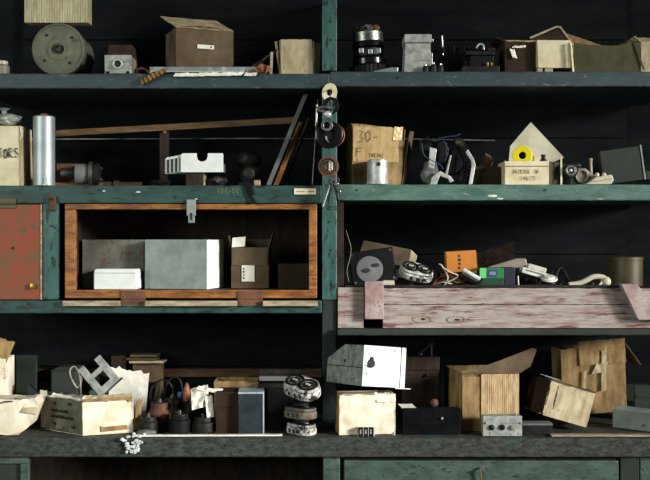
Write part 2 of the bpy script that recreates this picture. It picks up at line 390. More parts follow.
for i, (a, z, wd, hg) in enumerate(((104, 191, 3, 1.2), (138, 192, 5, 1.6), (196, 199, 3, 1.4))):
    su.add('paint_splash', MB().blob((su.x(a), -.2, H(z)), (wd/2, .35, hg/2), .5, i, 2), 'old_white')
for i, (a, z, wd, hg) in enumerate(((492, 196, 10, 2.4), (500, 198.6, 6, 1.6), (600, 199, 7, 1))):
    su.add('paint_splash', MB().blob((su.x(a), -.15, H(z)), (wd/2, .35, hg/2), .6, i+5, 2), 'old_white')

# open-fronted locker in the middle row, left
lk = T('locker', 'open wooden-framed locker with hasp and two hinges, holding grey metal boxes', 'cabinet', 191, ZSL, .012)
H = lk.h
def lbox(a, b, top, bot, y0, y1): return lk.pbox(a, b, top, bot, y0, y1)
f = lbox(65.5, 317, 201+3.2, 209.5, -3, 5); f.box(lk.x(65.5), lk.x(76), -3, 5, H(290), H(209.5)); f.box(lk.x(309), lk.x(317), -3, 5, H(290), H(209.5)); f.box(lk.x(65.5), lk.x(317), -3, 5, H(298), H(290))
lk.add('frame', f, 'frame_wood', bevel=.7)
b = lbox(67, 316, 207, 209.2, 5.2, 128); b.box(lk.x(67), lk.x(69.5), 5.2, 128, H(297), H(209.5)); b.box(lk.x(313.5), lk.x(316), 5.2, 128, H(297), H(209.5))
b.box(lk.x(67), lk.x(316), 128, 131, H(297), H(207)); b.box(lk.x(67), lk.x(316), 5.2, 128, H(297), H(290.2))
lk.add('carcass', b, 'dark_wood')
hs = lk.add('hasp', lbox(187.5, 196.5, 199.8, 216, -7, -5).box(lk.x(189), lk.x(195.5), -7, -5, H(223), H(216)), 'grey_paint', bevel=.5)
lk.add('slot', MB().box(lk.x(191.3), lk.x(193.3), -7.4, -6.9, H(220), H(213)), 'ink', hs)
for a, b_ in ((122, 146), (238, 263)):
    hg = lk.add('hinge', lbox(a, b_, 290.5, 297.2, -4.4, -3.2).box(lk.x(a), lk.x(b_), -5, -3.8, H(304.4), H(299)), 'rust', bevel=.3)
    lk.add('hinge_pin', MB().cyl((lk.x(a), -4.6, H(298.2)), (lk.x(b_), -4.6, H(298.2)), 1.2, n=12), 'rust', hg)
mm = MB()
for a, b_ in ((65, 121.5), (146.5, 237.5), (263.5, 318)):
    mm.box(lk.x(a), lk.x(b_), -9.5, -4.3, H(305.4), H(300.4))
mm.box(lk.x(66), lk.x(317), -5.2, -4.2, H(305), H(304.6)); lk.add('sill_strip', mm, 'pale_wood', bevel=.5)

# red door left of it
rd = T('locker', 'small locker with rust-red painted door and round knob beside the wooden-framed one', 'cabinet', 5, ZSL, .005)
H = rd.h
dd = rd.add('door', rd.pbox(-30, 42, 204.5, 299.6, -2, 4), 'red_door', bevel=.8)
rd.add('knob', MB().lathe([(1.4, 0), (1.4, 1.2), (3, 2.4), (2.6, 3.6), (.01, 4)], (rd.x(34), -2, H(286)), (0, -1, 0), 20).turn(0), 'brass', dd, smooth=True)
rd.add('keyhole', MB().cyl((rd.x(13.5), -1.8, H(248)), (rd.x(13.5), -2.4, H(248)), 1.5, n=12), 'ink', dd)
rd.add('edge_strip', rd.pbox(41.2, 42.6, 204.6, 299.5, -2.6, 4), 'pale_wood', dd)
hh = rd.add('hinge', rd.pbox(-8, 17, 198.5, 208.5, -3.4, -2.2), 'olive_tin', dd, .3, label='tarnished brass hinge')
rd.add('hinge_pin', MB().cyl((rd.x(-8), -3.6, H(203.8)), (rd.x(17), -3.6, H(203.8)), 1.1, n=10), 'olive_tin', hh)
rd.add('carcass', rd.pbox(-30, 41, 206, 299.5, 4.2, 120), 'dark_wood')

# pink board panel in front of the right-hand row
pk = T('board_panel', 'pink weathered plank panel with vertical battens standing across the right-hand row', 'boards', 500, zof(328), 0)
H = pk.h
def plk(a, b, top, bot, y0, y1, seed, mt='pink'):
    mm = MB(); mm.slab((pk.x(a), y0, H(bot)), (b-a, 0, 0), (0, 0, H(top)-H(bot)), y1-y0, max(4, int((b-a)/6)), 4, .25, seed, .8, .2); return mm
pk.add('board', plk(338, 363.5, 287, 327.8, 0, 5, 1), 'pink')
pk.add('board', plk(383.5, 690, 288, 304, -1, 5, 2), 'pink')
pk.add('board', plk(383, 690, 304.4, 327.8, -1.4, 5, 3), 'pink')
pk.add('top_edge', pk.pbox(345, 640, 285.2, 287.6, 1, 6), 'iron')
pk.add('batten', plk(364.5, 383.2, 281, 318.6, -8, -2, 4), 'pink_batten', bevel=.6)
mm = MB().prism([(pk.x(634.5), H(319)), (pk.x(690), H(319)), (pk.x(690), H(290)), (pk.x(638), H(290)), (pk.x(634), H(283.5)), (pk.x(617.5), H(283.5))], -12, -2)
pk.add('batten', mm, 'pink_batten', bevel=.6, label='slanted batten')
for px, py in ((422, 319), (456, 319.5)):
    mm = MB().torus((pk.x(px), -1.9, H(py)), (0, 1, 0), 1, .09, 28, 6)
    for v in mm.bm.verts: v.co.x = pk.x(px)+(v.co.x-pk.x(px))*9; v.co.z = H(py)+(v.co.z-H(py))*3.4
    kn = pk.add('wood_knot', MB().blob((pk.x(px)+1, -1.4, H(py)), (2.6, .5, 1.1), .3, px, 2), 'dark_wood')
    pk.add('grain_ring', mm, 'taupe', kn)
# ------------------------------------------------------------------ top row, left bay
t = T('cable_drum', 'big round grey-green drum lying with its flat end forward on the top shelf', 'drum', 58, ZTL, .05)
t.add('body', MB().lathe([(24, 3), (25.4, 5), (24.4, 9), (24.4, 30), (25.4, 34), (24.4, 38), (24.4, 52)], (0, 0, 26.4), (0, 1, 0), 48), 'drum', smooth=True)
e = t.add('end_plate', MB().lathe([(26.2, 3), (26.6, 1.6), (25.8, .4), (24.4, 0.2), (23.6, 1), (12, 1), (11, .2), (6, .2), (5.4, 1)], (0, 0, 26.8), (0, 1, 0), 48), 'drum', smooth=True)
for a in (40, 130, 220, 310):
    m = MB().cyl((18*math.cos(R(a)), .4, 26.8+18*math.sin(R(a))), (18*math.cos(R(a)), 1.2, 26.8+18*math.sin(R(a))), 1.6, n=10)
    t.add('bolt', m, 'iron', e)
t.add('hub', MB().ring((0, 0, 26.8), (0, 1, 0), 4.6, 2.6, 2.4), 'iron', e)
dz = ZTL+53.2*kk(.05)
t = T('ribbed_carton', 'pale ribbed cardboard box lying on top of the big round drum', 'box', 56.5, dz, .05)
carton(t, 64, 14, 40, 'cream_rib', (), .3, 3)
t = T('indicator_box', 'small pale metal box with one round black lens knob on the top shelf', 'device', 118, ZTL, .03)
t.add('body', MB().prism([(-13, 1.5), (13, 1.5), (13, 19.5), (-13, 19.5)], .8, 34), 'taupe', bevel=.6)
t.add('cover', MB().prism([(-13.6, 19.6), (13.6, 19.6), (12, 32), (-11.5, 32)], 10, 34), 'card_dark', bevel=.8)
fp = t.add('faceplate', MB().box(-13.4, 13.4, 0, .7, 1.2, 19.8), 'grey_speckle', bevel=.3)
t.add('lens', MB().ring((0, -1.2, 10.5), (0, 1, 0), 5.2, 3.4, 3), 'alloy', fp, .3, True)
t.add('lens_glass', MB().cyl((0, -.9, 10.5), (0, -.2, 10.5), 3.6), 'ink', fp)
for x in (-10, 10): t.add('foot', MB().box(x-1.6, x+1.6, 1, 30, 0, 1.5).box(x-1.6, x+1.6, -.3, .9, 0, 3.4), 'black')
m = MB()
for i in range(4): m.tube([(-8+i*2, 10+i*3, .8+i*.9), (-4+i, 4+i*3, 7+i*1.5), (3, 8+i*2, 9-i), (8+i, 6+i*3, 4+i), (11, 12+i, .9)], .9)
solo('wire_bundle', 'dim red-brown loose wires heaped beside the small lens box', 'wires', 140, ZTL, .06, m, 'rust', smooth=True)
t = T('terminal_strip', 'brown strip of brass terminals poking over the edge of the top shelf', 'strip', 152, ZTL, -.012, rx=0, ry=-27, lift=-5)
t.add('base', MB().box(-13, 15, -2, 2, -1.5, 2.2), 'rust', bevel=.3)
for i in range(6): t.add('terminal', MB().box(-12+i*4.4, -9.8+i*4.4, -2.6, -1.9, -2.6, 3.2), 'brass', bevel=.2)
pz = ZTL
m = MB()
m.slab((-40, -5, .9), (86, 0, 0), (0, 14, 0), .3, 22, 8, .3, 4, 0, .2)
for a, b, z, s in ((-18, 12, -3, 1), (6, 40, -1.5, 2), (30, 50, 0, 3), (52, 64, -2, 4)):
    m.slab((a, -4.4-s*.3, -3+z*.3), (b-a, 0, 0), (2, 1.6, 4), .3, 10, 5, .8, s+4, 1.6, .3)
solo('paper_sheets', 'torn cream paper sheets hanging over the top shelf edge under the tray', 'papers', 192, ZTL, .004, m, 'paper')
t = T('metal_tray', 'flat dented silver tray under the brown carton on the top shelf', 'tray', 205, ZTL+1.6*PX, .035)
m = MB(); m.slab((-55, 0, .6), (108, 0, 0), (-4, 62, 0), .6, 24, 10, .5, 8, 0, .12)
t.add('base', m, 'galv'); m = MB(); m.slab((-55, -.2, .2), (108, 0, 0), (0, -1.5, 6.0), .5, 24, 3, .7, 11, 0, .15); t.add('rim', m, 'galv')
tz = ZTL+3.2*PX
t = T('carton', 'brown carton with a small white label and its lid raised, on the silver tray', 'box', 205, tz, .07, rz=22)
h = hgt(29, .07, tz)
b = carton(t, 59, 44, h, 'card_dull', (('L', -84, 28), ('R', -84, 26)), .6, 21)
m = MB(); m.slab((-29, -.2, h+.2), (59, 0, 0), (-9, 32, 16), .9, 10, 6, .8, 32); t.add('lid', m, 'card_pale', label='paler lid')  # lid in a paler card colour than the body
lb = t.add('label', MB().slab((-8, -1.1, h-20), (17, 0, 0), (0, 0, 4), .2, 6, 2, .1, 1), 'paper', b)
t.add('label_hole', MB().cyl((6, -1.2, h-18), (6, -1.5, h-18), .9, n=8), 'ink', lb)
m = MB(); m.slab((0, 0, 0), (0, -14, 0), (34, 6, 25), 1.6, 4, 12, .4, 2)
solo('thin_board', 'thin dark board leaning against the pale carton by the post', 'board', 246, ZTL+4*PX, .075, m, 'dark_wood')
t = T('junk_heap', 'small orange torn carton scrap beside the leaning thin board', 'scrap', 261, ZTL, .015)
t.add('scrap', MB().blob((0, 10, 6.4), (9, 7, 5.2), .4, 4), 'orange'); t.add('scrap', MB().blob((-9, 8, 3.4), (5, 4, 2.6), .4, 9, 2), 'rust')
solo('stick', 'short upright pale stick beside the orange scrap', 'stick', 271, ZTL, .016, MB().box(-1.3, 1.3, -1, 2, 0, 22), 'pale_wood', bevel=.3, ry=2)
t = T('carton', 'worn cream carton with side flaps, next to the centre post on the top shelf', 'box', 297, ZTL, .03)
h = t.h(39)
m = MB(); m.slab((-15.5, 0, 0), (31.5, 0, 0), (-1, 0, h), 1, 12, 10, .5, 4, .8); m.slab((-15, 44, 0), (31, 0, 0), (0, 0, h-2), -1, 8, 8, .5, 5)
m.slab((-15, 1.2, 0), (0, 42, 0), (-2, 0, h-1), 1, 8, 8, .4, 6); m.slab((16, 1.2, 0), (0, 42, 0), (0, 0, h-2), -1, 8, 8, .4, 7); m.box(-14, 15, 1, 43, 0, 1)
t.add('body', m, 'card_pale')
m = MB(); m.slab((-15.6, 1.2, 1), (-2, 3, 0), (-4.5, 6, h-2), .8, 3, 8, .3, 9); t.add('flap', m, 'card_pale')
m = MB(); m.slab((17, 6, 0), (5.5, 3, 0), (.6, 0, h-2.5), .8, 4, 8, .3, 10); t.add('flap', m, 'card_pale')

# ------------------------------------------------------------------ top row, right bay
t = T('electric_motor', 'dark round motor core stack with brass ends on the top shelf by the post', 'motor', 371, ZTR, .05, ry=-4, lift=1.2)
t.add('ribbed_ring', MB().lathe([(18.5, 0), (20, 1), (20, 8.5), (18.5, 10)], (0, 21, 0), (0, 0, 1), 60, gear=.9), 'black', smooth=False)
t.add('rim', MB().lathe([(15, 10.1), (17, 11), (17.2, 16), (15, 18)], (0, 21, 0)), 'black_gloss', smooth=True)
t.add('coil', MB().lathe([(13, 18.1), (15.6, 19.5), (15.6, 26), (13, 27.6)], (0, 21, 0)), 'iron', smooth=True)
t.add('rim', MB().lathe([(15, 27.7), (17, 28.6), (16.6, 32), (14.4, 33)], (0, 21, 0)), 'black_gloss', smooth=True)
t.add('shell', MB().lathe([(14.4, 33.1), (16, 34), (16, 43), (14, 45)], (0, 21, 0)), 'steel', smooth=True)
for i in range(9):
    a = i*.7; t.add('winding', MB().blob((11*math.cos(a), 21+11*math.sin(a), 47), (4, 4, 3.6), .4, i, 2), ('iron', 'steel', 'brass')[i % 3], smooth=True)
t.add('shaft', MB().cyl((0, 21, 44), (0, 21, 52), 2.6), 'steel', smooth=True)
for a, z in ((-.9, 23), (-1.5, 22), (-2.1, 24)): t.add('lug', MB().box(15.4*math.cos(a)-2.2, 15.4*math.cos(a)+2.2, 21+15.6*math.sin(a)-1.2, 21+15.4*math.sin(a)+1, z-2.5, z+2.5), 'galv', bevel=.5)
solo('wedge_block', 'pale flat wedge sticking out beneath the dark motor stack', 'block', 387, ZTR, .02, MB().prism([(-13, 0), (11, 0), (11, 4.8), (4, 4.8), (-13, 1)], 0, 9), 'galv', bevel=.3)
t = T('meter_case', 'speckled grey metal case with overhanging lid on the top shelf', 'case', 418, ZTR, .03)
h = t.h(34)
t.add('body', MB().prism([(-14, 0), (14, 0), (12.6, h-9), (-12.6, h-9)], 1.2, 30), 'grey_speckle', bevel=.6)
t.add('lid', MB().box(-13.6, 13.8, 0, 31, h-8.4, h), 'grey_speckle', bevel=.8); t.add('latch', MB().box(13.9, 16.4, 8, 12, h-6, h-3.4), 'galv', bevel=.3); t.add('side_rod', MB().box(14, 15.6, 10, 12, 8, 22), 'galv', bevel=.3)
for i, (x, hh_) in enumerate(((424, 6), (432, 8), (439, 7))):
    t = T('bolt_cap', 'small dark threaded cap %s the grey metal case' % ('right in front of', 'just off the corner of', 'standing clear to the right of')[i], 'cap', x+2, ZTR, .012)
    t.add('body', MB().lathe([(3, 0), (3.2, 1), (3.2, hh_-2), (2.4, hh_)], (0, 3, 0), n=18), 'iron', smooth=True); t.add('stud', MB().cyl((0, 3, hh_-.2), (0, 3, hh_+1.6), .9, n=8), 'steel')
t = T('typewriter', 'dim black office machine with rows of small keys at the back of the top shelf', 'machine', 452, ZTR, .17)
t.add('body', MB().prism([(-13, 0), (22, 0), (22, 28), (10, 30), (-12, 24)], 0, 30), 'iron', bevel=1)
for i in range(7): t.add('key', MB().cyl((-8+i*5, 6+i % 2*4, 28), (-8+i*5, 6+i % 2*4, 34+i % 3), 1.3, n=10), 'black_gloss')
t.add('lever', MB().cyl((-8, 8, 24), (-9, 8, 46), .8, n=8), 'steel')
t = T('relay_unit', 'dark relay with a curved pale contact on a flat base, top shelf', 'relay', 481, ZTR, .03)
t.add('base', MB().box(-18.5, 18.5, 0, 30, 0, 6.8), 'iron', bevel=.5)
t.add('body', MB().box(-10, 14, 5, 26, 7, 18).box(-15, -6, 8, 24, 7, 14), 'black', bevel=.8)
t.add('arm', MB().box(-14, 14.5, 6, 20, 19, 23).box(8, 15, 6, 20, 23, 26), 'iron', bevel=.6)
t.add('contact', MB().tube([(-4, 5, 25.5), (-1, 5, 29.5), (3, 5, 28.5), (3.6, 5, 24)], 1.1), 'alloy', smooth=True)
for x in (7, 11): t.add('terminal', MB().cyl((x, 2.4, 6.8), (x, 2.4, 10.5), 1, n=10), 'brass')
t = T('carton', 'dark brown open carton with crumpled white paper sticking out, top shelf', 'box', 521, ZTR, .05)
b = carton(t, 32, 40, t.h(42), 'card_dark', (('L', 62, 10), ('B', 20, 12)), .7, 51, 1)
m = MB(); m.slab((-15, -2, t.h(41)), (30, 0, 0), (1, 9, 1.5), .9, 8, 4, .8, 52); t.add('flap', m, 'card_pale', label='pale bent front flap')
h = t.h(58); m = MB(); m.slab((-9, -2.6, h), (5, 0, -1), (-3, 1, 10), .3, 8, 8, 2.2, 6, 2, .3); m.slab((-9.5, -2.8, h+9.5), (14, 2, 1), (1, 2, 2.4), .3, 10, 4, 1.6, 8, 1, .3)
solo('crumpled_paper', 'scrap of white paper bunched at the dark brown carton on the top shelf', 'paper', 521, ZTR, .048, m, 'paper')
t = T('picture_frame', 'thin slanted open cardboard frame at the back behind the cream box', 'frame', 552, ZTR, .16)
h = t.h; y = 0
t.add('edge', MB().tube([(-22, y, h(38)), (4, y, h(27)), (8, y, h(27)), (22, y, h(46)), (22, y, 0)], 1.1, 6, False), 'card_pale'); m = MB(); m.prism([(-22, 0), (22, 0), (22, h(47)), (7, h(29)), (-22, h(39))], .4, 2); t.add('panel', m, 'card_dark')
t = T('carton', 'cream box tilted forward on two little blocks, top shelf', 'box', 554.4, ZTR+5.2*kk(.03), .03)
m = MB(); m.slab((-16, 0, 0), (33, 0, -.4), (-1, 0, t.h(40)), 1, 10, 8, .4, 61); m.slab((-17, 1, .3), (0, 34, 0), (0, 0, t.h(41)), -1, 6, 6, .4, 62); m.slab((17, 1, .3), (0, 34, 0), (0, 0, t.h(44)), 1, 6, 6, .4, 63); m.slab((-16, 35, 0), (33, 0, 0), (0, 0, t.h(42)), -1, 6, 6, .4, 64); m.box(-15.5, 16, 1.2, 34, .2, 1.2)
t.add('body', m, 'cream')
m = MB(); m.slab((-17, .2, t.h(40)), (34, 0, -3.4), (0, 10, .8), .8, 8, 4, .4, 66); t.add('flap', m, 'cream')
for i, (a, b_) in enumerate(((537.5, 542.5), (545, 553))):
    solo('wood_block', ('narrow', 'wide')[i]+' little pale block propping the cream box on the top shelf', 'block', (a+b_)/2, ZTR, .034, MB().box(-(b_-a)/2, (b_-a)/2, 0, 26, 0, 5.1), 'pale_wood', bevel=.3)
t = T('carton', 'wide olive open-topped carton, darkened as if shaded, with curled flaps at the right of the top shelf', 'box', 607.2, ZTR, .02)
h = t.h(42)
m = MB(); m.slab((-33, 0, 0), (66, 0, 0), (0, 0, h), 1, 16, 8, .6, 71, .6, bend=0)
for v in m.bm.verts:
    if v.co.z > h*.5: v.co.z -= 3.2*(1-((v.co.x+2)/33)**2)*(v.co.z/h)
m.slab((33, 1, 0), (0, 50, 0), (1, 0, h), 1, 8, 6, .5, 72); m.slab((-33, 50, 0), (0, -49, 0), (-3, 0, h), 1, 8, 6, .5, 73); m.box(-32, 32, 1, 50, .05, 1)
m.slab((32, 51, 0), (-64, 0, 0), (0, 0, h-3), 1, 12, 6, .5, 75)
t.add('body', m, 'card_olive')  # olive body colour includes the shade on the front
m = MB(); m.slab((-31, 47, 2), (38, 0, 0), (0, 0, h+17), .9, 8, 6, .5, 74)
for v in m.bm.verts:
    if v.co.z > h: v.co.z -= (v.co.x+31)*.34
t.add('inner_liner', m, 'card')
m = MB(); m.slab((-33.6, -.4, 0), (-2, -1.5, 0), (-2.2, .3, h-.4), .8, 3, 8, .5, 76); t.add('flap', m, 'cream')  # cream colour carries the light on the left edge
m = MB(); m.slab((20, 1, h-1), (12, 6, 3), (-5, 10, 2), .8, 6, 4, 1, 77); m.slab((26, -.8, h-1), (2, 0, 0), (9, -.4, -h+3), .7, 3, 8, .3, 78); t.add('flap', m, 'card_olive')
t = T('carton', 'pale stained carton cut off by the right edge of the picture, top shelf', 'box', 662, ZTR, .03)
carton(t, 42, 40, t.h(42), 'card_pale', (('L', 50, 9), ('F', -60, 14)), .7, 81, 1.5)

# ------------------------------------------------------------------ second row, left bay
t = T('carton', 'cream carton hand-lettered RESISTORS at the left edge', 'box', -9, ZML, .03, rz=0)
h = t.h(126); b = carton(t, 58, 40, h, 'cream', (('B', -88, 19), ('F', -88, 19)), .4, 91, 0); 
m = MB(); m.slab((29.4, -.6, .3), (0, 41, 0), (-1.5, 0, h), -.8, 6, 8, .4, 95); t.add('side_panel', m, 'card_pale')
t.add('lettering', write(MB(), 'RESISTORS', -20.5, h-32, 5.5, 9.5, -.9, .48, 0, .6), 'ink', b)
m = MB(); m.blob((0, 0, 6.4), (15, 11, 6.2), .35, 5, 4, 2.2); m.lathe([(6, 8), (2.2, 13), (2.4, 15), (6, 18)], (-2, 0, 0), n=14)
solo('plastic_bag', 'crumpled translucent plastic bag on top of the RESISTORS carton', 'bag', 6, ZML+(h+1.6)*kk(.03), .085, m, 'plastic_bag', smooth=True)
t = T('canister', 'tall plain aluminium cylinder standing beside the RESISTORS carton', 'canister', 41, ZML, .03)
h = t.h(115)
t.add('body', MB().lathe([(10.2, 0), (10.8, .6), (10.8, h-1), (10, h)], (0, 11, 0), n=40), 'alu', smooth=True)
t.add('cap', MB().lathe([(4.2, h+.1), (4.2, h+2), (2.8, h+3)], (0, 11, 0), n=20), 'rust', smooth=True)
t.add('clip', MB().box(3, 6, -.8, .6, 0, 8).box(2, 7, -1.5, .4, 0, 1.6), 'alloy', bevel=.3)
t = T('electric_motor', 'small grey motor lying with its shaft pointing left, on the second shelf', 'motor', 80, ZML, .05, rz=8)
t.add('mount', MB().box(-27, 20, 14, 30, 0, 4).box(-26, 4, 24, 32, 4, 24), 'rust', bevel=.6)
t.add('shaft', MB().lathe([(3, 0), (3.8, .8), (3.8, 10)], (-20, 12, 13.4), (1, 0, 0), 20), 'steel', smooth=True)
t.add('collar', MB().lathe([(5.6, 0), (6.6, 1), (6.6, 4)], (-10, 12, 13.4), (1, 0, 0), 24), 'iron', smooth=True)
t.add('body', MB().lathe([(9, 0), (10, 1), (10, 12), (9.4, 13)], (-6, 12, 12.8), (1, 0, 0), 32), 'cone_grey', smooth=True)
t.add('flange', MB().lathe([(11.4, 0), (12.6, .8), (12.6, 3), (11.4, 4)], (7.4, 12, 12.8), (1, 0, 0), 36), 'steel', smooth=True)
t.add('end_bell', MB().lathe([(11, 0), (11.4, 3), (11, 6), (7, 8)], (11.6, 12, 12.8), (1, 0, 0), 32), 'iron', smooth=True)
for a in (0, 90, 180, 270): t.add('bolt', MB().cyl((19, 12+8*math.cos(R(a+45)), 12.8+8*math.sin(R(a+45))), (21, 12+8*math.cos(R(a+45)), 12.8+8*math.sin(R(a+45))), 1.2, n=8), 'steel')
Yb = .2
solo('wire', 'thin pale line along the back of the second row, imitating light through a gap', 'wire', 270, ZML, .40, MB().tube([(-240, 0, hgt(139.2, .40, ZML)), (-20, 0, hgt(138.4, .40, ZML)), (150, 0, hgt(139, .40, ZML)), (225, 0, hgt(140.5, .40, ZML))], .6, 6, False), 'slit_light')  # added pale tube standing in for light through a board gap
t = T('wooden_stand', 'dim upright wooden post on a round foot carrying the long lath', 'stand', 164, ZML, .24)
t.add('post', MB().box(-4.5, 4.5, 0, 7, 4, t.h(129)), 'dark_wood', bevel=.6); t.add('foot', MB().lathe([(16, 0), (17, 2), (15, 4)], (0, 4, 0)), 'iron', smooth=True)
t.add('peg', MB().cyl((1, -2, t.h(132)), (1, .2, t.h(132)), 1.6, n=10), 'stick')
m = MB(); m.slab((-121, 0, -7.6), (252, 0, 14), (0, 0, 6), 3, 30, 3, .5, 3, 0, .06)
solo('wooden_lath', 'long thin brown lath lying almost level across the back of the second row', 'lath', 163, ZML, .225, m, 'lath_wood', lift=hgt(129.5, .225, ZML))
t = T('wood_block', 'small dark red-brown block under the white finned casting', 'block', 194.5, ZML, .05)
t.add('body', MB().box(-8.6, 8.6, 0, 22, 0, t.h(172.6)), 'dark_wood', bevel=.4); t.add('split', MB().box(8.7, 9.6, 2, 20, 0, t.h(173)), 'pale_wood')
zz_ = ZML+(t.h(172.6)+.1)*kk(.05)
t = T('heat_sink', 'white finned metal casting with a notch, perched on a small block', 'casting', 201, zz_, .04, rz=0)
h = hgt(153.2, .04, zz_); xl, xr, nx = -20.5, 22, 1
arc = [(nx+5.6*math.cos(R(a)), h-2.8+5.6*math.sin(R(a))) for a in range(0, -181, -20)]
m = MB().prism([(xl, .8), (xl+1.4, 0), (xr-.8, 0), (xr, .8), (xr, h-.8), (xr-.6, h)]+[(nx+5.6, h)]+arc+[(nx-5.6, h)]+[(xl+2.4, h), (xl, h-1.6)], 0, 4)
t.add('face', m, 'white_paint', bevel=.4)
t.add('core', MB().box(xl+1, xr-1, 4.1, 42, 1, h-9), 'galv')
for i in range(4):
    y0 = 4.4+i*9.6
    t.add('fin', MB().prism([(xl-4.4-i*5.6, .8), (xl+8-i*2, .6), (xl+8-i*2, h-1), (xl-2-i*5.6, h-1), (xl-4.4-i*5.6, h-3)], y0+2.4, y0+6), 'white_paint', bevel=.4)
    t.add('spacer', MB().prism([(xl-1.9-i*5.6, 1.6), (xl+8-i*2, 1.6), (xl+8-i*2, h-4), (xl-1.9-i*5.6, h-4)], y0, y0+2.3), 'iron')  # added dark fillers for the shade in the gaps between fins
for i, (x, w_, h_) in enumerate(((160, 12, 7), (215, 11, 11))):
    solo('metal_lump', ('flat dark lump left of', 'rounded dark lump tucked right of')[i]+' the block under the white casting', 'lump', x, ZML, .06, MB().blob((0, 12, h_/2+.2), (w_, 10, h_/2), .3, i+3).box(-w_*.7, w_*.7, 6, 18, 0, h_*.4), 'iron', smooth=True)
t = T('pulley_motor', 'dark rounded pump head with a dangling black strap, second shelf', 'pump', 249, ZML, .07)
t.add('body', MB().lathe([(9, 0), (11, 2), (11, 14), (9, 17)], (0, 12, 12), (0, 1, 0)), 'black', smooth=True)
t.add('cover', MB().blob((-2, 22, 28), (13, 9, 9), .2, 6), 'iron', smooth=True); t.add('base', MB().box(-10, 10, 2, 24, 0, 4), 'iron', bevel=.5)
t.add('hub', MB().lathe([(3, 0), (5.5, 1), (5.5, 3)], (0, -.6, 13), (0, 1, 0)), 'iron', smooth=True)
m = MB(); m.slab((-5, -10, 2), (8, 0, 0), (1, -13.6, .4), .8, 4, 6, .3, 2); m.slab((-4, -23.8, 2.4), (7, 0, 0), (4, -.6, -12), .8, 4, 6, .5, 3); m.slab((0, -24.4, -9.4), (4, 0, 0), (5, -.4, -9), .8, 3, 5, .4, 4)
t.add('strap', m, 'black')
solo('wood_block', 'tiny cream block in front of the dark pump head', 'block', 257, ZML, .03, MB().box(-3, 3, 0, 8, 0, 5.6), 'pale_wood', bevel=.3)
def lean(name, label, cat, x0, x1, pytop, Y0, Y1, mt, r, flat=False):
    k = kk(Y0); zt = zof(pytop, Y1)-ZML; X0 = (x0-325)*k; X1 = (x1-325)*kk(Y1)
    m_ = MB(); dx = (X1-X0)/k; dy = (Y1-Y0)/k; dz = zt/k
    if flat: m_.slab((-r, 0, r*.4), (2*r, 0, 0), (dx, dy, dz-r*.4), r*1.1, 3, 14, .2, 5)
    else: m_.cyl((0, 0, r*.5), (dx, dy, dz), r, n=14)
    solo(name, label, cat, x0, ZML, Y0, m_, mt, smooth=not flat)
lean('metal_bar', 'flat grey metal bar leaning steeply in the corner by the centre post', 'bar', 268.5, 305.5, 94.5, .04, .075, 'cone_grey', 2.2, True)
lean('stick', 'orange-brown wooden stick leaning beside the grey metal bar', 'stick', 276, 301, 122, .045, .10, 'stick', 2.4, True)
lean('stick', 'dark thin stick leaning behind the orange-brown one', 'stick', 285, 309, 118, .08, .15, 'dark_wood', 1.6)
lean('metal_tube', 'thin upright glossy tube against the centre post', 'tube', 313, 318.5, 100, .04, .055, 'black_gloss', 2.2)

# hung on the centre post
def hang(name, label, cat, px, py, y, m, mt, **k): return solo(name, label, cat, px, zof(py, y), y, m, mt, **k)
m = MB().ring((0, 0, 0), (0, 1, 0), 9.4, 3.4, 2.4, 36)
for v in m.bm.verts: v.co.x *= .8
hang('washer', 'big cream washer with an oval hole hung at the top of the post', 'washer', 329.5, 92.5, -.008, m, 'cream', bevel=.4, smooth=True, ry=14)
t = T('hook', 'iron hook nailed to the post carrying the bunch of rings', 'hook', 330, zof(100), 0)
t.add('shank', MB().tube([(0, .8, 9), (0, -5, 9.4), (0, -9.5, 8), (0, -11, 4), (0, -10.6, -1), (0, -9.6, -72)], .7), 'iron', smooth=True)
t.add('plate', MB().box(-2.5, 2.5, -.6, .6, 4, 14), 'iron', bevel=.3)
m = MB(); m.lathe([(5, -3), (8.4, -2), (8.4, 2), (5, 3)], (0, 0, 0), (.25, 1, .1), 28, True)
hang('collar', 'fat black rubber collar hung below the cream washer', 'ring', 331, 105.5, -.03, m, 'black', smooth=True)
t = T('clamp', 'shiny bent clamp below the black collar on the post', 'clamp', 326, zof(112), -.032)
t.add('band', MB().tube([(-9, -1, 2), (-4, -3, 3.4), (2, -3.4, 3), (6, -1, 4), (8, 1, 7)], 1.5).tube([(-9, -1, 1), (-3, -3, -1), (4, -3, -2.4), (7, -1, 1)], 1.3), 'steel', smooth=True)
t.add('boss', MB().blob((1.5, -2.4, -4), (4.2, 3, 3.6), .12, 3), 'alloy', smooth=True); t.add('pin', MB().cyl((-9, 0, 6), (-10, 0, -16), 1.2, n=10), 'steel', smooth=True)
t = T('pulley', 'large dark pulley wheel with a bright hub and copper band, hung on the post', 'pulley', 329, zof(135, -.03), -.034)
w_ = t.add('wheel', MB().lathe([(12.5, -2.6), (13.6, -2), (12, 0), (13.6, 2), (12.5, 2.6), (7, 2.6), (6.4, -2.6)], (0, 0, 0), (0, 1, 0), 40, True), 'black_gloss', smooth=True)
t.add('hub', MB().ring((-2, -4, 9), (.1, 1, 0), 6, 3, 4, 28), 'steel', bevel=.4, smooth=True)
t.add('spoke_plate', MB().cyl((0, -.6, 0), (0, 1.6, 0), 7), 'black'); t.add('catch', MB().tube([(-3, -3.2, -2), (-2, -3.6, -6), (0, -3.2, -8)], .9), 'steel', smooth=True)
t.add('band', MB().torus((4, 3.4, 0), (.1, 1, 0), 11.2, 1, 36), 'copper', smooth=True)
t = T('brake_disc', 'rusty ribbed disc with a bright slot hung under the dark pulley wheel', 'disc', 328.5, zof(166.5, -.03), -.033)
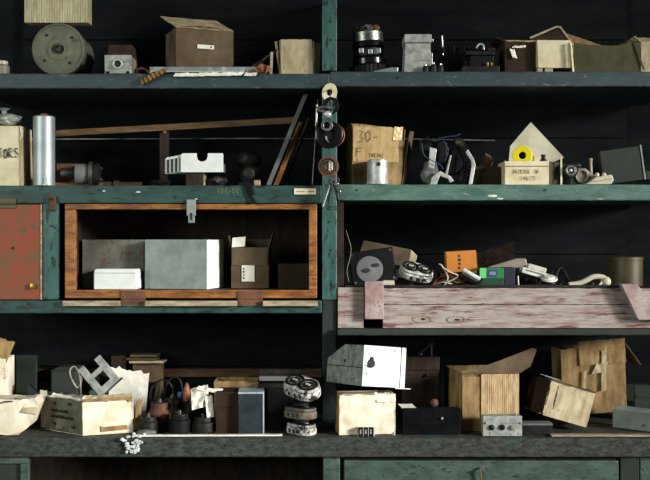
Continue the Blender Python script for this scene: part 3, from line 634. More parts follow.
d_ = t.add('disc', MB().lathe([(9, -1.6), (10.4, -1), (10.4, 1), (9, 1.6)], (0, 0, 0), (0, 1, 0), 36), 'rust', smooth=True)
t.add('rib', MB().torus((0, -1.6, 0), (0, 1, 0), 7.4, .7, 32), 'iron', d_, smooth=True); t.add('rib', MB().torus((0, -1.8, 0), (0, 1, 0), 4.8, .7, 28), 'iron', d_, smooth=True)
t.add('slot', MB().box(.4, 1.8, -3, -1.4, -5, 5).box(3, 4, -2.8, -1.4, -4, 4), 'steel', d_, .3)
t = T('hanging_keys', 'bunch of old steel keys on a chain hung lowest on the post', 'keys', 332, zof(179, -.03), -.036)
t.add('ring', MB().torus((0, 0, 0), (.3, 1, 0), 3.4, .6, 20), 'steel', smooth=True)
for i, (dx, dz, L_) in enumerate(((-6, -18, 20), (-3, -21, 22), (1, -22, 22), (5, -17, 18), (8, -14, 16))):
    d3 = Vector((dx, -1-i*.4, dz)).normalized(); p0 = Vector((dx*.15, -1-i*.5, -3)); L_ *= 1.3; p1 = p0+d3*L_
    m = MB().cyl(p0+d3*3, p1, .8, n=8); m.torus(p0, (0, 1, 0), 2.4, .75, 16, 6); q = d3.cross(Vector((0, 1, 0)))
    for s_ in (1, 3.4): a = p1-d3*s_; m.cyl(a, a+q*3.4, .7, n=6)
    t.add('key', m, ('steel', 'iron')[i % 2], smooth=True)
for i in range(5): t.add('chain_link', MB().torus((5+i*1.1, -1.4, -1-i*4), (1 if i % 2 else 0, 0 if i % 2 else 1, 0), 2, .5, 14, 6), 'steel', smooth=True)

# ------------------------------------------------------------------ second row, right bay
t = T('carton', 'brown leaning carton with gold paper pasted on its front, second shelf', 'box', 378, ZMR, .082, rz=15)
h = t.h(124)
m = MB(); b_ = 27
m.slab((-b_, 0, 0), (2*b_-2, 0, 0), (0, 0, h), 1, 12, 12, .7, 101, .8); m.slab((-b_, 50, 0), (0, -49, 0), (-.6, 0, h), 1, 8, 8, .5, 102); m.slab((b_-2, 1, 0), (0, 49, 0), (3, 0, h), 1, 8, 8, .5, 103); m.slab((b_-2, 51, 0), (-2*b_+2, 0, 0), (0, 0, h), 1, 8, 8, .5, 104); m.box(-b_+1, b_-3, 1, 50, .05, 1)
for v in m.bm.verts: v.co.x += (v.co.z/h)*(1.5 if v.co.x > 0 else 0); v.co.z -= max(0, v.co.x+20)*.09*(v.co.z/h)
b = t.add('body', m, 'card')
m = MB(); m.slab((b_-2.2, -.6, 1), (6, 5, 0), (9, 0, h-7), .9, 5, 9, .5, 106); t.add('flap', m, 'card_dull')
m = MB(); m.slab((-b_+.5, -1.2, h*.38), (48, 0, 0), (0, 0, h*.58), .25, 16, 10, .7, 107, 1.5, .2); pg = t.add('pasted_paper', m, 'paper_gold', b)
m = MB(); m.slab((15, -2.1, h-16), (9, 0, 0), (2, 0, 14), .3, 6, 8, .9, 108, 1, .3); t.add('tape', m, 'tape_clear', b)
w = write(MB(), '30-', -b_+6, h*.7, 7.5, 11, -2.3, .32, .1, .5); t.add('writing', w, 'ink_faint', pg); t.add('writing', write(MB(), 'F', -b_+4, h*.47, 9, 8, -2.1, .32, .1), 'ink_faint', pg); t.add('writing', write(MB(), 'mm', -b_+18, h*.45, 8, 7, -2.1, .3, .1), 'ink_faint', pg)
t = T('metal_cup', 'small steel cylinder with a round hole in front of the brown leaning carton', 'cup', 378, ZMR, .003)
h = t.h(159); t.add('body', MB().lathe([(10.4, 0), (11, .5), (11, 3), (10.6, 3.4), (10.6, h-.6), (10, h), (8.6, h), (8.6, 2)], (0, 11, 0), n=40), 'alloy', smooth=True)
t.add('hole', MB().cyl((.6, .3, h-5), (.6, -.1, h-5), 2.1, n=16), 'ink')
t = T('motor_assembly', 'broken-open motor with ribbed black coil, grey casting and loose blue wires', 'motor', 446, ZMR, .05)
H = t.h
m = MB().blob((-15, 12, 10), (9, 8, 9), .25, 7); m.prism([(-22, 4), (-8, 0), (-6, 10), (-9, 24), (-20, 24)], 6, 18); m.box(-18, -12, 3, 9, 0, 8)
t.add('casting', m, 'cone_grey', smooth=True)
t.add('plate', MB().prism([(-17, 18), (-12, 16), (-9, 36), (-16, 38)], 1, 2.4), 'alloy', bevel=.3)
t.add('leg', MB().prism([(-16, 0), (-10, 0), (-6, 9), (2, 6), (4, 2), (8, 4), (4, 9), (-6, 14), (-14, 8)], -1, 2), 'alloy', bevel=.6)
t.add('upright', MB().prism([(-24, 24), (-16, 24), (-14, 44), (-18, 50), (-20, 44), (-26, 44)], 6, 12), 'black', bevel=.6)
t.add('end_frame', MB().box(-8, 2, 5, 16, 22, 44), 'black', bevel=1.4)
for i in range(19):
    a = R(100-i*9); t.add('coil_rib', MB().torus((13+9*math.cos(a)*.9, 14, 24+20*math.sin(a)), (-math.sin(a)*1.0, 0, math.cos(a)), 5.2, .62, 18, 6), 'iron', smooth=True)
t.add('core', MB().lathe([(12, 0), (13, 1), (13, 7), (12, 8)], (6, 12, 24), (.5, 1, 0)), 'black', smooth=True)
t.add('lever', MB().prism([(23, 0), (26.6, 1), (30, 20), (28, 27), (22, 36), (20, 33), (25.5, 24), (26, 20)], 2, 5), 'alloy', bevel=.5)
t.add('link', MB().cyl((0, 3, 8), (5, 3, 30), 1.4, n=10), 'steel', smooth=True)
for pts in ([(-24, 3, 42), (-22, -1, 30), (-14, -2, 24), (-6, -2, 20), (-3, 0, 16)], [(-2, 2, 44), (2, -1, 36), (1, -1, 30), (-1, 1, 24)], [(-10, 4, 46), (0, 0, 48), (10, -2, 49), (14, -2, 51)]):
    t.add('blue_wire', MB().tube(pts, .5), 'blue_wire', smooth=True)
t.add('black_wire', MB().tube([(-26, 3, 44), (-20, -1, 46), (-12, 0, 44), (-6, 2, 46)], 1), 'black_wire', smooth=True)
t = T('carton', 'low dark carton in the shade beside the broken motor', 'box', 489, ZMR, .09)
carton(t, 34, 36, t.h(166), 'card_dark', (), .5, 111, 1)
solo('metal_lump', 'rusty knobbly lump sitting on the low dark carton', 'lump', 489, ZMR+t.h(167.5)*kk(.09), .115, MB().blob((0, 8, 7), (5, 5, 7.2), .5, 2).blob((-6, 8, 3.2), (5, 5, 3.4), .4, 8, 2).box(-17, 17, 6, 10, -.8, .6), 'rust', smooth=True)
t = T('carton', 'low cream box with pencilled writing and a tall triangular flap, second shelf', 'box', 527, ZMR, .03)
h = t.h(161)
b = carton(t, 44, 42, h, 'cream', (), .35, 121, .5)
t.add('cover_line', MB().box(-21.8, 22, -1, -.4, h-5.4, h-4.8), 'ink_faint', b)
w = write(MB(), 'ANTENA SW', -14, h-12.6, 2.9, 4, -.7, .2, .15, .3); t.add('writing', w, 'ink_faint', b); t.add('writing', write(MB(), 'PARTS', -6, h-19.4, 3.1, 4, -.7, .2, .15, .3), 'ink_faint', b)
k_ = kk(.10)/kk(.03); y = 44
def tp(px, py): return ((px-325)*k_-(t.px-325), (zof(py, .16)-ZMR)/t.k)
P_ = [tp(512, 166), tp(548, 166), tp(569, 157.5), tp(535, 122), tp(514, 146)]
t.add('triangular_flap', MB().prism(P_, y, y+1.2), 'beige', label='tall triangular beige flap')
m = MB(); m.slab((23, 2, 0), (11, 6, 0), (0, 0, h-.5), .8, 6, 5, .4, 126); t.add('flap', m, 'card_olive')
m = MB(); m.slab((33.6, 0, 0), (1.6, 0, 0), (0, 0, t.h(157)), .8, 2, 6, .2, 127); t.add('edge_panel', m, 'cream')
zz_ = ZMR+(h-1.5)*kk(.03)
t = T('tape_roll', 'bright yellow roll of tape standing in the pencilled cream box', 'tape', 522.5, ZMR+1.5*kk(.03), .062, rz=-14, ry=0)
cz = hgt(155.6, .05, ZMR+1.5*kk(.03))
m = MB().ring((0, 0, cz), (0, 1, 0), 9.8, 3.6, 9, 40)
t.add('tape', m, 'yellow', bevel=.5, smooth=True); m = MB().ring((0, .4, cz), (0, 1, 0), 3.55, 3.1, 8.6, 32); t.add('core', m, 'card_dark', smooth=True); t.add('plug', MB().cyl((0, 1.5, cz), (0, 3.5, cz), 3.2, n=20), 'ink')
t.o.rotation_euler = (R(0), 0, R(-14))
solo('wood_block', 'small white upright block beside the yellow tape roll', 'block', 537, ZMR+1.2*kk(.03), .06, MB().box(-3, 3, 0, 6, 0, h+5), 'cream', bevel=.4)
solo('spool', 'little dark spool next to the white upright block in the cream box', 'spool', 544, ZMR+1.2*kk(.03), .07, MB().lathe([(3.4, 0), (3.4, h+1), (2, h+2), (2, h+5), (3.2, h+6)], (0, 3, 0), n=16), 'iron', smooth=True)
t = T('lamp_socket', 'dark round socket with a bright lens beside the cream box', 'socket', 571, ZMR, .02)
t.add('body', MB().lathe([(6.8, 0), (8, 1.5), (8, 12), (6, 15)], (0, 2, 14), (0, 1, 0), 28), 'iron', smooth=True); t.add('ring', MB().ring((0, 1, 14), (0, 1, 0), 5.4, 3.2, 2.4), 'steel', bevel=.3, smooth=True)
t.add('lens', MB().lathe([(0.01, -.4), (1.6, 0), (1.8, 1)], (0, .2, 14), (0, 1, 0), 16), 'alloy', smooth=True); t.add('stem', MB().lathe([(5, 0), (5, 6), (3, 8)], (0, 8, 0), n=16), 'black', smooth=True)
t = T('handset', 'taupe curved desk phone body with an arched cradle, second shelf', 'phone', 584, ZMR, .05)
t.add('body', MB().prism([(-14, 0), (16, 0), (17, 6), (10, 11), (2, 17), (-6, 17), (-12, 11), (-16, 9)], 2, 22), 'taupe', bevel=1.4)
t.add('arch', MB().torus((-2, .6, 9), (0, 1, 0), 6, 1.2, 24), 'taupe', smooth=True)
t.add('knob', MB().blob((-6, 12, 20), (7, 5, 4), .2, 3), 'iron', smooth=True); t.add('stalk', MB().cyl((10, 10, 10), (9.4, 10, 26), 1.3, n=10).blob((9.4, 10, 26), (2, 2, 2), 0, 1, 2), 'card_pale', smooth=True)
t = T('soap_dish', 'small cream tray with slanted end lying before the taupe phone', 'tray', 600, ZMR, .016)
t.add('body', MB().prism([(-14, 0), (11, 0), (14, 4), (12, 10), (-4, 7)], 0, 14), 'beige', bevel=.8); t.add('seam', MB().box(-9, 13, -.4, .2, 3.4, 4).turn(0, -9, 0), 'ink_faint')
for x in (-1, 6): t.add('knob', MB().lathe([(2, 8), (2.4, 10), (1.4, 12)], (x, 7, 0), n=14), 'beige', smooth=True)
t = T('steel_cabinet', 'dark green tilted box at the right end of the second shelf', 'box', 625, ZMR, .07, ry=-8, lift=3.2)
t.add('body', MB().box(-21, 20, 0, 40, 0, 34), 'dim_green', bevel=.6); t.add('edge', MB().box(19.6, 21, -.8, .6, 0, 34.6), 'grey_paint')
t.add('end_cap', MB().prism([(21.2, 0), (31, -2), (29, 6), (23, 9)], 2, 38), 'dim_green', bevel=.5)
# ------------------------------------------------------------------ inside the open locker
ZK = ZLK
t = T('metal_panel_box', 'low wide rust-speckled grey box at the back left of the open locker', 'box', 113, ZK, .118)
t.add('body', MB().box(-30.5, 30.5, 1, 40, .1, t.h(240)), 'grey_rust', bevel=.5); t.add('front_plate', MB().box(-30.8, 30.8, 0, .9, .1, t.h(239.6)), 'grey_rust', bevel=.3)
t = T('carton', 'small clean white box in front of the rusty box in the locker', 'box', 115.5, ZK, .022, rz=-2)
t.add('body', MB().prism([(-22, .1), (21, .1), (21.6, 2), (20.6, 18), (20, 20.6), (-20.6, 20.6), (-22, 17)], 0, 26), 'white_paint', bevel=.9); t.add('lid_seam', MB().box(-21.7, 21, -.25, .1, 16.4, 16.8), 'cone_grey')
t = T('steel_box', 'large plain grey metal box, its right side coloured white as if lit, in the open locker', 'box', 176, ZK, .05, rz=-12)
h = t.h(239.5)
t.add('body', MB().box(-33, 31.6, .8, 54, .1, h-.4), 'grey_paint', bevel=.5); t.add('front_plate', MB().box(-33.2, 31.8, 0, .7, .1, h), 'grey_paint', bevel=.3)
t.add('lit_side', MB().box(31.7, 32.6, .8, 54, .1, h-.2), 'white_paint', bevel=.2); t.add('rivet', MB().blob((29.6, 2, h), (1, 1, 1), 0, 1, 2), 'steel')  # right side whiter than the rest, its light put into the colour
t = T('carton', 'brown carton with a hanging front flap and white shipping label, in the open locker', 'box', 250, ZK, .12)
h = t.h(247.4)
b = carton(t, 37.5, 36, h, 'card_dull', (('L', 14, 12), ('R', 16, 15), ('B', 10, 8)), .3, 131)
m = MB(); m.slab((-18, -1.6, h-17.8), (35.5, 0, 0), (0, .7, 17.8), .8, 10, 5, .3, 136); t.add('front_flap', m, 'card_dull')
lb = t.add('label', MB().slab((-8.2, -1.1, h-34), (12.8, 0, 0), (0, 0, 16.2), .2, 6, 6, .05, 2), 'paper', b)
m = MB()
for i in range(4): m.box(-7+(i % 2)*.5, -5.4, -1.55, -1.3, h-31.5+i*3.1, h-29.6+i*3.1)
t.add('label_print', m, 'ink', lb)
m = MB(); m.slab((-18, -1.8, h+.1), (13, 0, 1), (.6, 1, 10), .3, 6, 6, .8, 137, .8); t.add('tag', m, 'paper', label='white paper tag')
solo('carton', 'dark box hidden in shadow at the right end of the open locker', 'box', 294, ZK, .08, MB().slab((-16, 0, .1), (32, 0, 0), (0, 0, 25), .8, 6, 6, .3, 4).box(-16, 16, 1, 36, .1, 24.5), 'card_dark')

# ------------------------------------------------------------------ third row, right bay, behind the pink boards
t = T('loudspeaker', 'black square loudspeaker with a grey cone leaning behind the pink boards', 'speaker', 374.5, ZP, .062, ry=-8, rx=-14, lift=6.5)
t.add('frame', MB().box(-22, 23, 0, 4, -2, 33), 'black', bevel=1); c_ = t.add('cone', MB().lathe([(12.8, 0), (13.4, .8), (12.2, 1.2), (8, .4), (4.6, 1.4), (.01, 2.2)], (-3, 0, 13), (0, -1, 0), 40), 'cone_grey', smooth=True)
for x, z in ((-6, 12), (3, 16)): t.add('slot', MB().blob((x, -1.7, z), (4.4, .6, 2.2), .2, x, 2), 'ink', c_)
t.add('magnet', MB().lathe([(9, 4.1), (9, 12)], (-2, 0, 15), (0, 1, 0)), 'iron', smooth=True)
for x, z in ((-19, 1), (20, 1), (-19, 30), (20, 30)): t.add('screw', MB().cyl((x, -.6, z), (x, .2, z), 1.4, n=10), 'steel')
t = T('carton', 'long dull cardboard tube box lying tilted behind the loudspeaker', 'box', 388, ZP, .165, ry=11, lift=24)
t.add('body', MB().prism([(-31, -1), (20, -1), (20, 17), (-28, 17)], 0, 24), 'card_dull', bevel=.4); t.add('end_flap', MB().prism([(20.2, -1), (27, 3), (27.5, 12), (20.2, 17)], .5, 23), 'card_pale', bevel=.4)
solo('wood_block', 'low block under the long tilted cardboard box', 'block', 392, ZP, .175, MB().box(-24, 24, 0, 18, 0, 17), 'dark_wood')
def socket_case(name, label, px, Z, Y, group=None, rz=0, rx=0, ry=0, lift=0, sc=1.0, dirt='stained_white'):
    t = T(name, label, 'housing', px, Z, Y, rz=rz, rx=rx, ry=ry, lift=lift)
    L_, W_, Hh = 15*sc, 12*sc, 11*sc
    def stad(l, w_, n=14):
        return [(l-w_+w_*math.cos(R(a)), w_*math.sin(R(a))) for a in [-90+180*i/n for i in range(n+1)]]+[(-l+w_+w_*math.cos(R(a)), w_*math.sin(R(a))) for a in [90+180*i/n for i in range(n+1)]]
    def lay(z0, z1, l, w_):
        m = MB(); A = [m.bm.verts.new((x, y, z0)) for x, y in stad(l, w_)]; B = [m.bm.verts.new((x, y, z1)) for x, y in stad(l, w_)]
        m.bm.faces.new(A[::-1]); m.bm.faces.new(B)
        for i in range(len(A)): j = (i+1) % len(A); m.bm.faces.new((A[i], A[j], B[j], B[i]))
        return m
    t.add('body', lay(0, Hh*.72, L_*1.25, W_), dirt, bevel=1.6, smooth=True)
    c = t.add('cover', lay(Hh*.74, Hh, L_*1.2, W_*.95), dirt, bevel=1.2, smooth=True)
    for x in (-L_*.52, L_*.5):
        t.add('gasket', MB().torus((x, 0, Hh+.2), (0, 0, 1), W_*.66, 1.3*sc), 'black', c, smooth=True)
        t.add('button', MB().lathe([(W_*.44, 0), (W_*.4, .9)], (x, 0, Hh), n=22), 'iron', c, smooth=True)
        t.add('contact', MB().box(x-W_*.2, x+W_*.25, -1.4, 1.2, Hh+.9, Hh+1.5), dirt, c, .3)
    for x in (-6, 1, 7): t.add('clip', MB().box(x*sc-1.2, x*sc+1.2, -W_-.4, -W_+.8, Hh*.2, Hh*.56), 'iron', bevel=.3)
    return t
socket_case('switch_housing', 'worn white rounded housing with two black rings, behind the pink boards', 415, ZP, .085, rz=6, rx=32, ry=12, lift=11.5, sc=.92)
solo('carton', 'small dark carton propping up the white ringed housing behind the pink boards', 'box', 402, ZP, .095, MB().box(-15, 12, 6, 24, 0, 9).prism([(-17, 9.2), (-6, 9.2), (-5, 17), (-13, 19)], 7, 12), 'card_dull')
solo('battery', 'short white roll beside the loudspeaker, just above the pink boards', 'roll', 388.5, ZP, .045, MB().cyl((-5, 3, 4), (6, 3, 4), 4), 'beige', smooth=True)
rnd = random.Random(5)
t = T('wire_tangle', 'tangle of thin red, green and pale wires behind the pink boards', 'wires', 450, ZP, .06)
for i in range(16):
    a = rnd.uniform(-17, 0); b_ = rnd.uniform(4, 22); z = rnd.uniform(4, 12)
    pts = [(a, rnd.uniform(0, 16), rnd.uniform(1, 4)), (a+(b_-a)*.3, rnd.uniform(0, 16), z), (a+(b_-a)*.65, rnd.uniform(0, 16), z*rnd.uniform(.5, 1.3)), (b_, rnd.uniform(0, 16), rnd.uniform(1, 10))]
    t.add('wire', MB().tube(pts, rnd.uniform(.45, .8), 5), ('red_wire', 'pale_wire', 'black_wire', 'green_wire', 'red_wire')[i % 5], smooth=True)
for pts in ([(-6, 2, 2), (-2, 0, 10), (-8, -2, 22), (-11, -1, 24)], [(-2, 0, 6), (8, -2, 12), (0, -3, 16), (-8, -3, 21)]): t.add('wire', MB().tube(pts, .7, 5), 'pale_wire', smooth=True)
solo('carton', 'dark carton supporting the orange box behind the pink boards', 'box', 462, ZP, .115, MB().box(-22, 20, 0, 24, 0, 14), 'card_dark', bevel=.4)
t = T('carton', 'small bright orange box standing behind the wire tangle', 'box', 462, ZP+14.2*kk(.115), .118, ry=-3, lift=1)
h = 21; t.add('body', MB().box(-15, 15, 0, 16, 0, h), 'orange_card', bevel=.4); m = MB()
for i in range(4): m.box(-3.4+.3*(i % 2), -1.4+(i % 3)*.5, -.3, .1, 3+i*4, 5.6+i*4)
t.add('print', m, 'ink'); t.add('side_label', MB().box(15.05, 16, 1, 15, 1, h-1), 'rust')
t = T('cable_clamp', 'shiny white and black clamp lying before the orange box', 'clamp', 470, ZP, .045, ry=30, lift=8)
t.add('arm', MB().box(-12, 10, 0, 5, 4, 8), 'old_white', bevel=1.2); t.add('arm', MB().box(-10, 10, 0, 5, -2, 1.6), 'black_gloss', bevel=1); t.add('arm', MB().box(-10, 7, 1, 5, 1.7, 3.9), 'steel', bevel=.6)
t.add('foot', MB().box(8, 11, 0, 6, -3, 8), 'black', bevel=.5)
t = T('carton', 'green box with a light green end and blue label, behind the pink boards', 'box', 492, ZP, .05)
h = t.h(268); b = t.add('body', MB().box(-12, 12, 0, 22, .05, h), 'green_dark', bevel=.3)
t.add('end_panel', MB().box(-12.2, -6, -.4, 0.05, h*.5, h), 'green_light', b); t.add('band', MB().box(-6, 12.2, -.35, 0.05, h*.5, h), 'green_card', b); t.add('label', MB().box(-4, 5, -.7, -.2, h*.56, h*.92), 'blue_label', b)
m = MB()
for i in range(4): m.box(-2.6+i*1.6, -1.7+i*1.6, -.95, -.6, h*.66, h*.82)
t.add('print', m, 'slate_edge', b)
solo('carton', 'narrow navy box right of the green box', 'box', 509, ZP, .052, MB().box(-4.4, 6, 0, 20, .05, hgt(267.5, .052, ZP)), 'navy', bevel=.3)
solo('glass_tube', 'short upright pale tube between the navy box and the round horn', 'tube', 519, ZP, .05, MB().cyl((0, 2, 0), (-1, 2, 12), 1.2), 'steel', smooth=True)
t = T('carton', 'dim carton with a lifted dark lid and pale rolled edge, at the back', 'box', 500, ZP, .17)
t.add('body', MB().box(-28, 22, 0, 40, .05, 12), 'card_dark', bevel=.4)
m = MB(); m.prism([(-31, 14), (16, 28), (26, 28), (27, 21), (20, 19), (-30, 9)], -3, 6); t.add('rolled_edge', m, 'taupe', bevel=1.4)
m = MB(); m.slab((-30, 4, 14), (46, 4, 15), (4, 26, 16), .9, 8, 6, .5, 8); t.add('lid', m, 'dark_wood')
t = T('tin_tray', 'small white metal tray tipped on its side behind the pink boards', 'tray', 536, ZP, .09, ry=16, lift=14)
t.add('body', MB().box(-14.5, 14.5, 0, 14, -3, 3), 'old_white', bevel=.8); t.add('top', MB().box(-9, 10, 3, 14, 3.1, 8), 'old_white', bevel=.8); t.add('slot', MB().box(-11, 12, -.3, .2, .3, 1.2), 'ink')
solo('wood_block', 'dark block holding up the tipped white tray', 'block', 534, ZP, .1, MB().box(-9, 8, 0, 14, 0, 9), 'dark_wood')
t = T('horn', 'round white-centred horn with dark ring behind the pink boards', 'horn', 550, ZP, .055, rx=-58, lift=8)
t.add('rim', MB().torus((0, 4, 3), (0, -1, .2), 12.4, 1, 36), 'iron', smooth=True); t.add('bell', MB().lathe([(11.6, -2), (10, -1), (8, 2), (6, 1), (4, 4), (.02, 4.6)], (0, 4, 3), (0, -1, .2), 36), 'black_gloss', smooth=True)
t.add('centre', MB().lathe([(8.4, 3), (8, 4.6), (5.4, 4.6), (5, 6), (.02, 6.4)], (0, 4, 3), (0, -1, .2), 30), 'old_white', smooth=True)
t = T('coil_spring', 'dark bent coil of heavy cable behind the horn', 'cable', 562, ZP, .10)
m = MB().tube([(-6, 0, .9), (-5, 0, 14), (0, 1, 20), (5, 2, 12), (9, 3, 6), (14, 3, .9)], 1).tube([(-10, 4, .9), (-8, 4, 16), (-3, 4, 19), (4, 4, 9), (9, 5, .9)], .8)
t.add('loop', m, 'iron', smooth=True)
t = T('handset', 'cream curved telephone handset lying on the edge of the pink boards', 'phone', 592, ZP, .035)
t.add('handle', MB().tube([(-22, 4, 3.4), (-12, 4, 5), (-4, 4, 8.4), (2, 4, 11.4), (9, 4, 11.6), (14, 4, 10)], 2.8, 10), 'beige', smooth=True)
t.add('earpiece', MB().blob((15, 4, 6.6), (5.2, 5, 5.6), .08, 2), 'beige', smooth=True); t.add('cap', MB().lathe([(3, 0), (4, .6), (3.4, 2)], (9, 4, 4), (.6, -.5, -.6), 18), 'old_white', smooth=True)
t.add('grille', MB().lathe([(2, 0), (3.2, .6), (2.6, 1.4)], (1, 4, 3.4), (.4, -.5, -.6), 18), 'iron', smooth=True)
solo('tin', 'dull olive-gold tin at the right end, behind the slanted batten', 'tin', 631, ZP, .16, MB().lathe([(16, 0), (16.5, .6), (16.5, 26), (17, 26.5), (17, 29), (16, 29.5)], (0, 17, 0), n=40), 'olive_tin', smooth=True)

# ------------------------------------------------------------------ bottom row, left bay
def T_(*a, **k): return T(*a, **k)
t = T('carton', 'upright white-fronted carton with a brown raised flap at the left edge, bottom row', 'box', -10, ZB, .155)
h = t.h(358); carton(t, 30, 30, h, 'card_white', (), .5, 141, 1.5)
m = MB(); m.slab((-4, -.5, h), (19, 3, -6), (9, 2, 22), .9, 8, 8, .9, 146, 2); t.add('flap', m, 'card', label='brown raised flap')
t = T('carton', 'crumpled torn white carton slumped at the left edge of the bench', 'box', 10, ZB, .015, rz=4)
m = MB(); m.prism([(-45, 0), (8, .5), (20, 10), (28, 31), (24, 37), (10, 35), (-45, 37)], 0, 30)
bmesh.ops.subdivide_edges(m.bm, edges=m.bm.edges[:], cuts=4, use_grid_fill=True); bmesh.ops.triangulate(m.bm, faces=m.bm.faces[:])
for v in m.bm.verts: v.co += Vector((0, noise.noise(v.co*.1)*3+1.5, abs(noise.noise(v.co*.12+Vector((3, 0, 0))))*2))
t.add('body', m, 'card_white', smooth=True)
m = MB(); m.slab((12, -1.6, 24), (14, 1, -3), (2, 5, 11), .8, 8, 6, 1.6, 152, 3); t.add('torn_flap', m, 'card_pale')
m = MB(); m.slab((-12, -1, 33), (14, 0, 2), (4, 14, 2), .8, 8, 6, 1.6, 153, 3); t.add('torn_flap', m, 'card_olive')
solo('carton', 'dull grey-brown carton behind the slumped white carton', 'box', 33, ZB, .20, MB().slab((-22, 0, 0), (44, 0, 0), (0, 0, hgt(398, .20, ZB)), 1, 10, 8, .4, 6, 1).box(-22, 22, 1.4, 30, 0, hgt(400, .13, ZB)), 'card_olive')
solo('folder', 'dim upright grey-green folder behind the cartons at far left', 'folder', 26, ZB, .33, MB().box(-10, 10, 0, 6, 0, hgt(359, .26, ZB)), 'dim_green', bevel=.4)
m = MB(); m.slab((-3, 0, 0), (7, 0, 0), (-1, 0, 38), .8, 6, 8, .8, 5, 3)
solo('cardboard_scrap', 'upright pale cardboard scrap between the two torn cartons', 'scrap', 44, ZB, .155, m, 'card_white', lift=hgt(425, .05, ZB)*0)
t = T('carton', 'torn carton with stamped left face dulled as if in shade and white right face', 'box', 83, ZB, .02)
h = t.h(398)
m = MB(); m.slab((0, 0, 0), (47, 17, 0), (-1, 0, h), 1, 14, 10, .9, 161, 3.5); m.slab((-46, 33, 0), (46, -33, 0), (0, 0, h-1), 1, 12, 9, .9, 162, 2); m.slab((1, 50, 0), (-47, -17, 0), (0, 0, h-3), 1, 8, 8, .6, 163, 3); m.slab((47, 17, 0), (-46, 33, 0), (0, 0, h-2), 1, 8, 8, .6, 164, 3); m.prism([(0, .05), (1, .05), (1, 1), (0, 1)], 2, 46)
b = t.add('body', m, 'card_white'); m = MB(); m.slab((-46.3, 32, .8), (45.4, -32.6, 0), (0, 0, h-3), .3, 12, 8, .9, 162, 2); sd = t.add('side_face', m, 'drum', b, label='stamped side dulled as if in shade')  # grey-green skin puts the left-hand shade into the colour
m = MB(); r_ = random.Random(3)
def bx3(u0, u1, z0, z1):
    L3 = math.hypot(46, 33)/62; e3 = Vector((-46, 33, 0)).normalized(); n3 = Vector((-33, -46, 0)).normalized()
    bb = MB().box(u0, u1, 0, .8, z0, z1)
    for v in bb.bm.verts: v.co = e3*(v.co.x*L3)+n3*(1.4+v.co.y)+Vector((0, 0, v.co.z))
    me_ = bpy.data.meshes.new('tmp'); bb.bm.to_mesh(me_); m.bm.from_mesh(me_); bpy.data.meshes.remove(me_); bb.bm.free()
for yy, zz in ((46, h-9), (20, h-8), (14, 7), (46, 8)): bx3(yy-2.6, yy+2.6, zz-1.3, zz+1.6)
for zz, n_ in ((h-16, 10), (h-22, 13)):
    for i in range(n_): bx3(50-i*2.9-r_.uniform(0, 1), 50-i*2.9+1.2, zz-1.4, zz+r_.uniform(.6, 1.8))
t.add('stamp', m, 'ink', sd)
m = MB(); m.slab((2, 0, h-1), (44, 16, 0), (-1, 7, 2.5), .8, 12, 5, 1.2, 166, 3); t.add('flap', m, 'card_pale'); m = MB(); m.slab((47.8, 16, 4), (5, 4, 0), (3, 2, h-6), .8, 6, 8, 1.2, 168, 4); t.add('flap', m, 'card')
m = MB(); m.slab((18, 4.6, 3), (24, 8.7, 1), (-1, 0, 6), .4, 10, 4, .6, 169, 4); t.add('tear', m, 'card', b); m = MB(); m.slab((46.4, 15.6, h-1), (-46, -17, 0), (0, 0, -4), -.4, 20, 4, .5, 171, 5, .5); t.add('tear', m, 'card', b)
t = T('metal_bracket', 'bright notched metal plate with a square hole, tipped on the torn carton', 'bracket', 101.5, ZB, .06, ry=-42, rx=-8, lift=hgt(378, .06, ZB))
m = MB()
for a, b_, c, d in ((-13.5, -6, -13, 22), (6, 13.5, -13, 19), (-6, 6, -13, -6.5), (-6, 6, 5, 10)): m.box(a, b_, 0, 1.4, c, d)
t.add('plate', m, 'grey_speckle', bevel=.3); t.add('rear_flange', MB().box(-13.5, 13.5, 1.5, 12, -13, -11.6), 'slate', bevel=.3); t.add('foot', MB().box(-19, -13.6, .2, 1.2, -13, -2), 'slate', bevel=.3)
t = T('carton', 'bright white carton sheet standing behind the notched metal plate', 'box', 126, ZB, .285, rz=3)
h = t.h(370); m = MB(); m.slab((-19, 0, 0), (38, 0, 0), (4, 0, h+4), 1, 14, 12, .8, 171, 3)
for v in m.bm.verts: v.co.z -= max(0, v.co.x+10)*.2*(v.co.z/h)
t.add('body', m, 'paper')
m = MB(); m.slab((24.6, 1, 0), (3, 7, 0), (6, 2, h-12), .8, 4, 8, .8, 174, 2); t.add('flap', m, 'card_dark')
t = T('carton', 'grey-brown carton stack at the back, beside the bright white carton', 'box', 147, ZB, .33)
h = t.h(364); carton(t, 28, 17, h, 'card_dull', (('F', 80, 6),), .5, 181, 1)
zz_ = ZB+(h+.9)*kk(.325)
for i, (w_, px, mt_) in enumerate(((34, 146, 'card_pale'), (30, 141, 'card_olive'), (26, 143, 'card_dull'))):
    m = MB(); m.slab((-w_/2, 0, 0), (w_, 0, 0), (1, 18, 0), -2.0, 10, 6, .4, 190+i, 0)
    solo('cardboard_sheet', ('lowest and widest', 'middle', 'topmost')[i]+' of the flat cardboard pieces on the grey-brown carton', 'cardboard', px, zz_+i*3.1*kk(.325), .33, m, mt_)
solo('carton', 'dark little box on the carton pile behind the notched plate', 'box', 121, ZB, .34, MB().box(-10, 5, 0, 18, 0, hgt(356, .34, ZB)), 'card_dark', bevel=.4)
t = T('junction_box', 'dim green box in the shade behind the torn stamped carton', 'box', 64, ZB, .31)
t.add('body', MB().box(-13, 13, 0, 22, 0, t.h(371)), 'dim_green', bevel=.8); t.add('lid', MB().prism([(-14, t.h(370.8)), (14, t.h(370.8)), (12, t.h(367)), (-6, t.h(367))], -.6, 22), 'dim_green', bevel=.5)
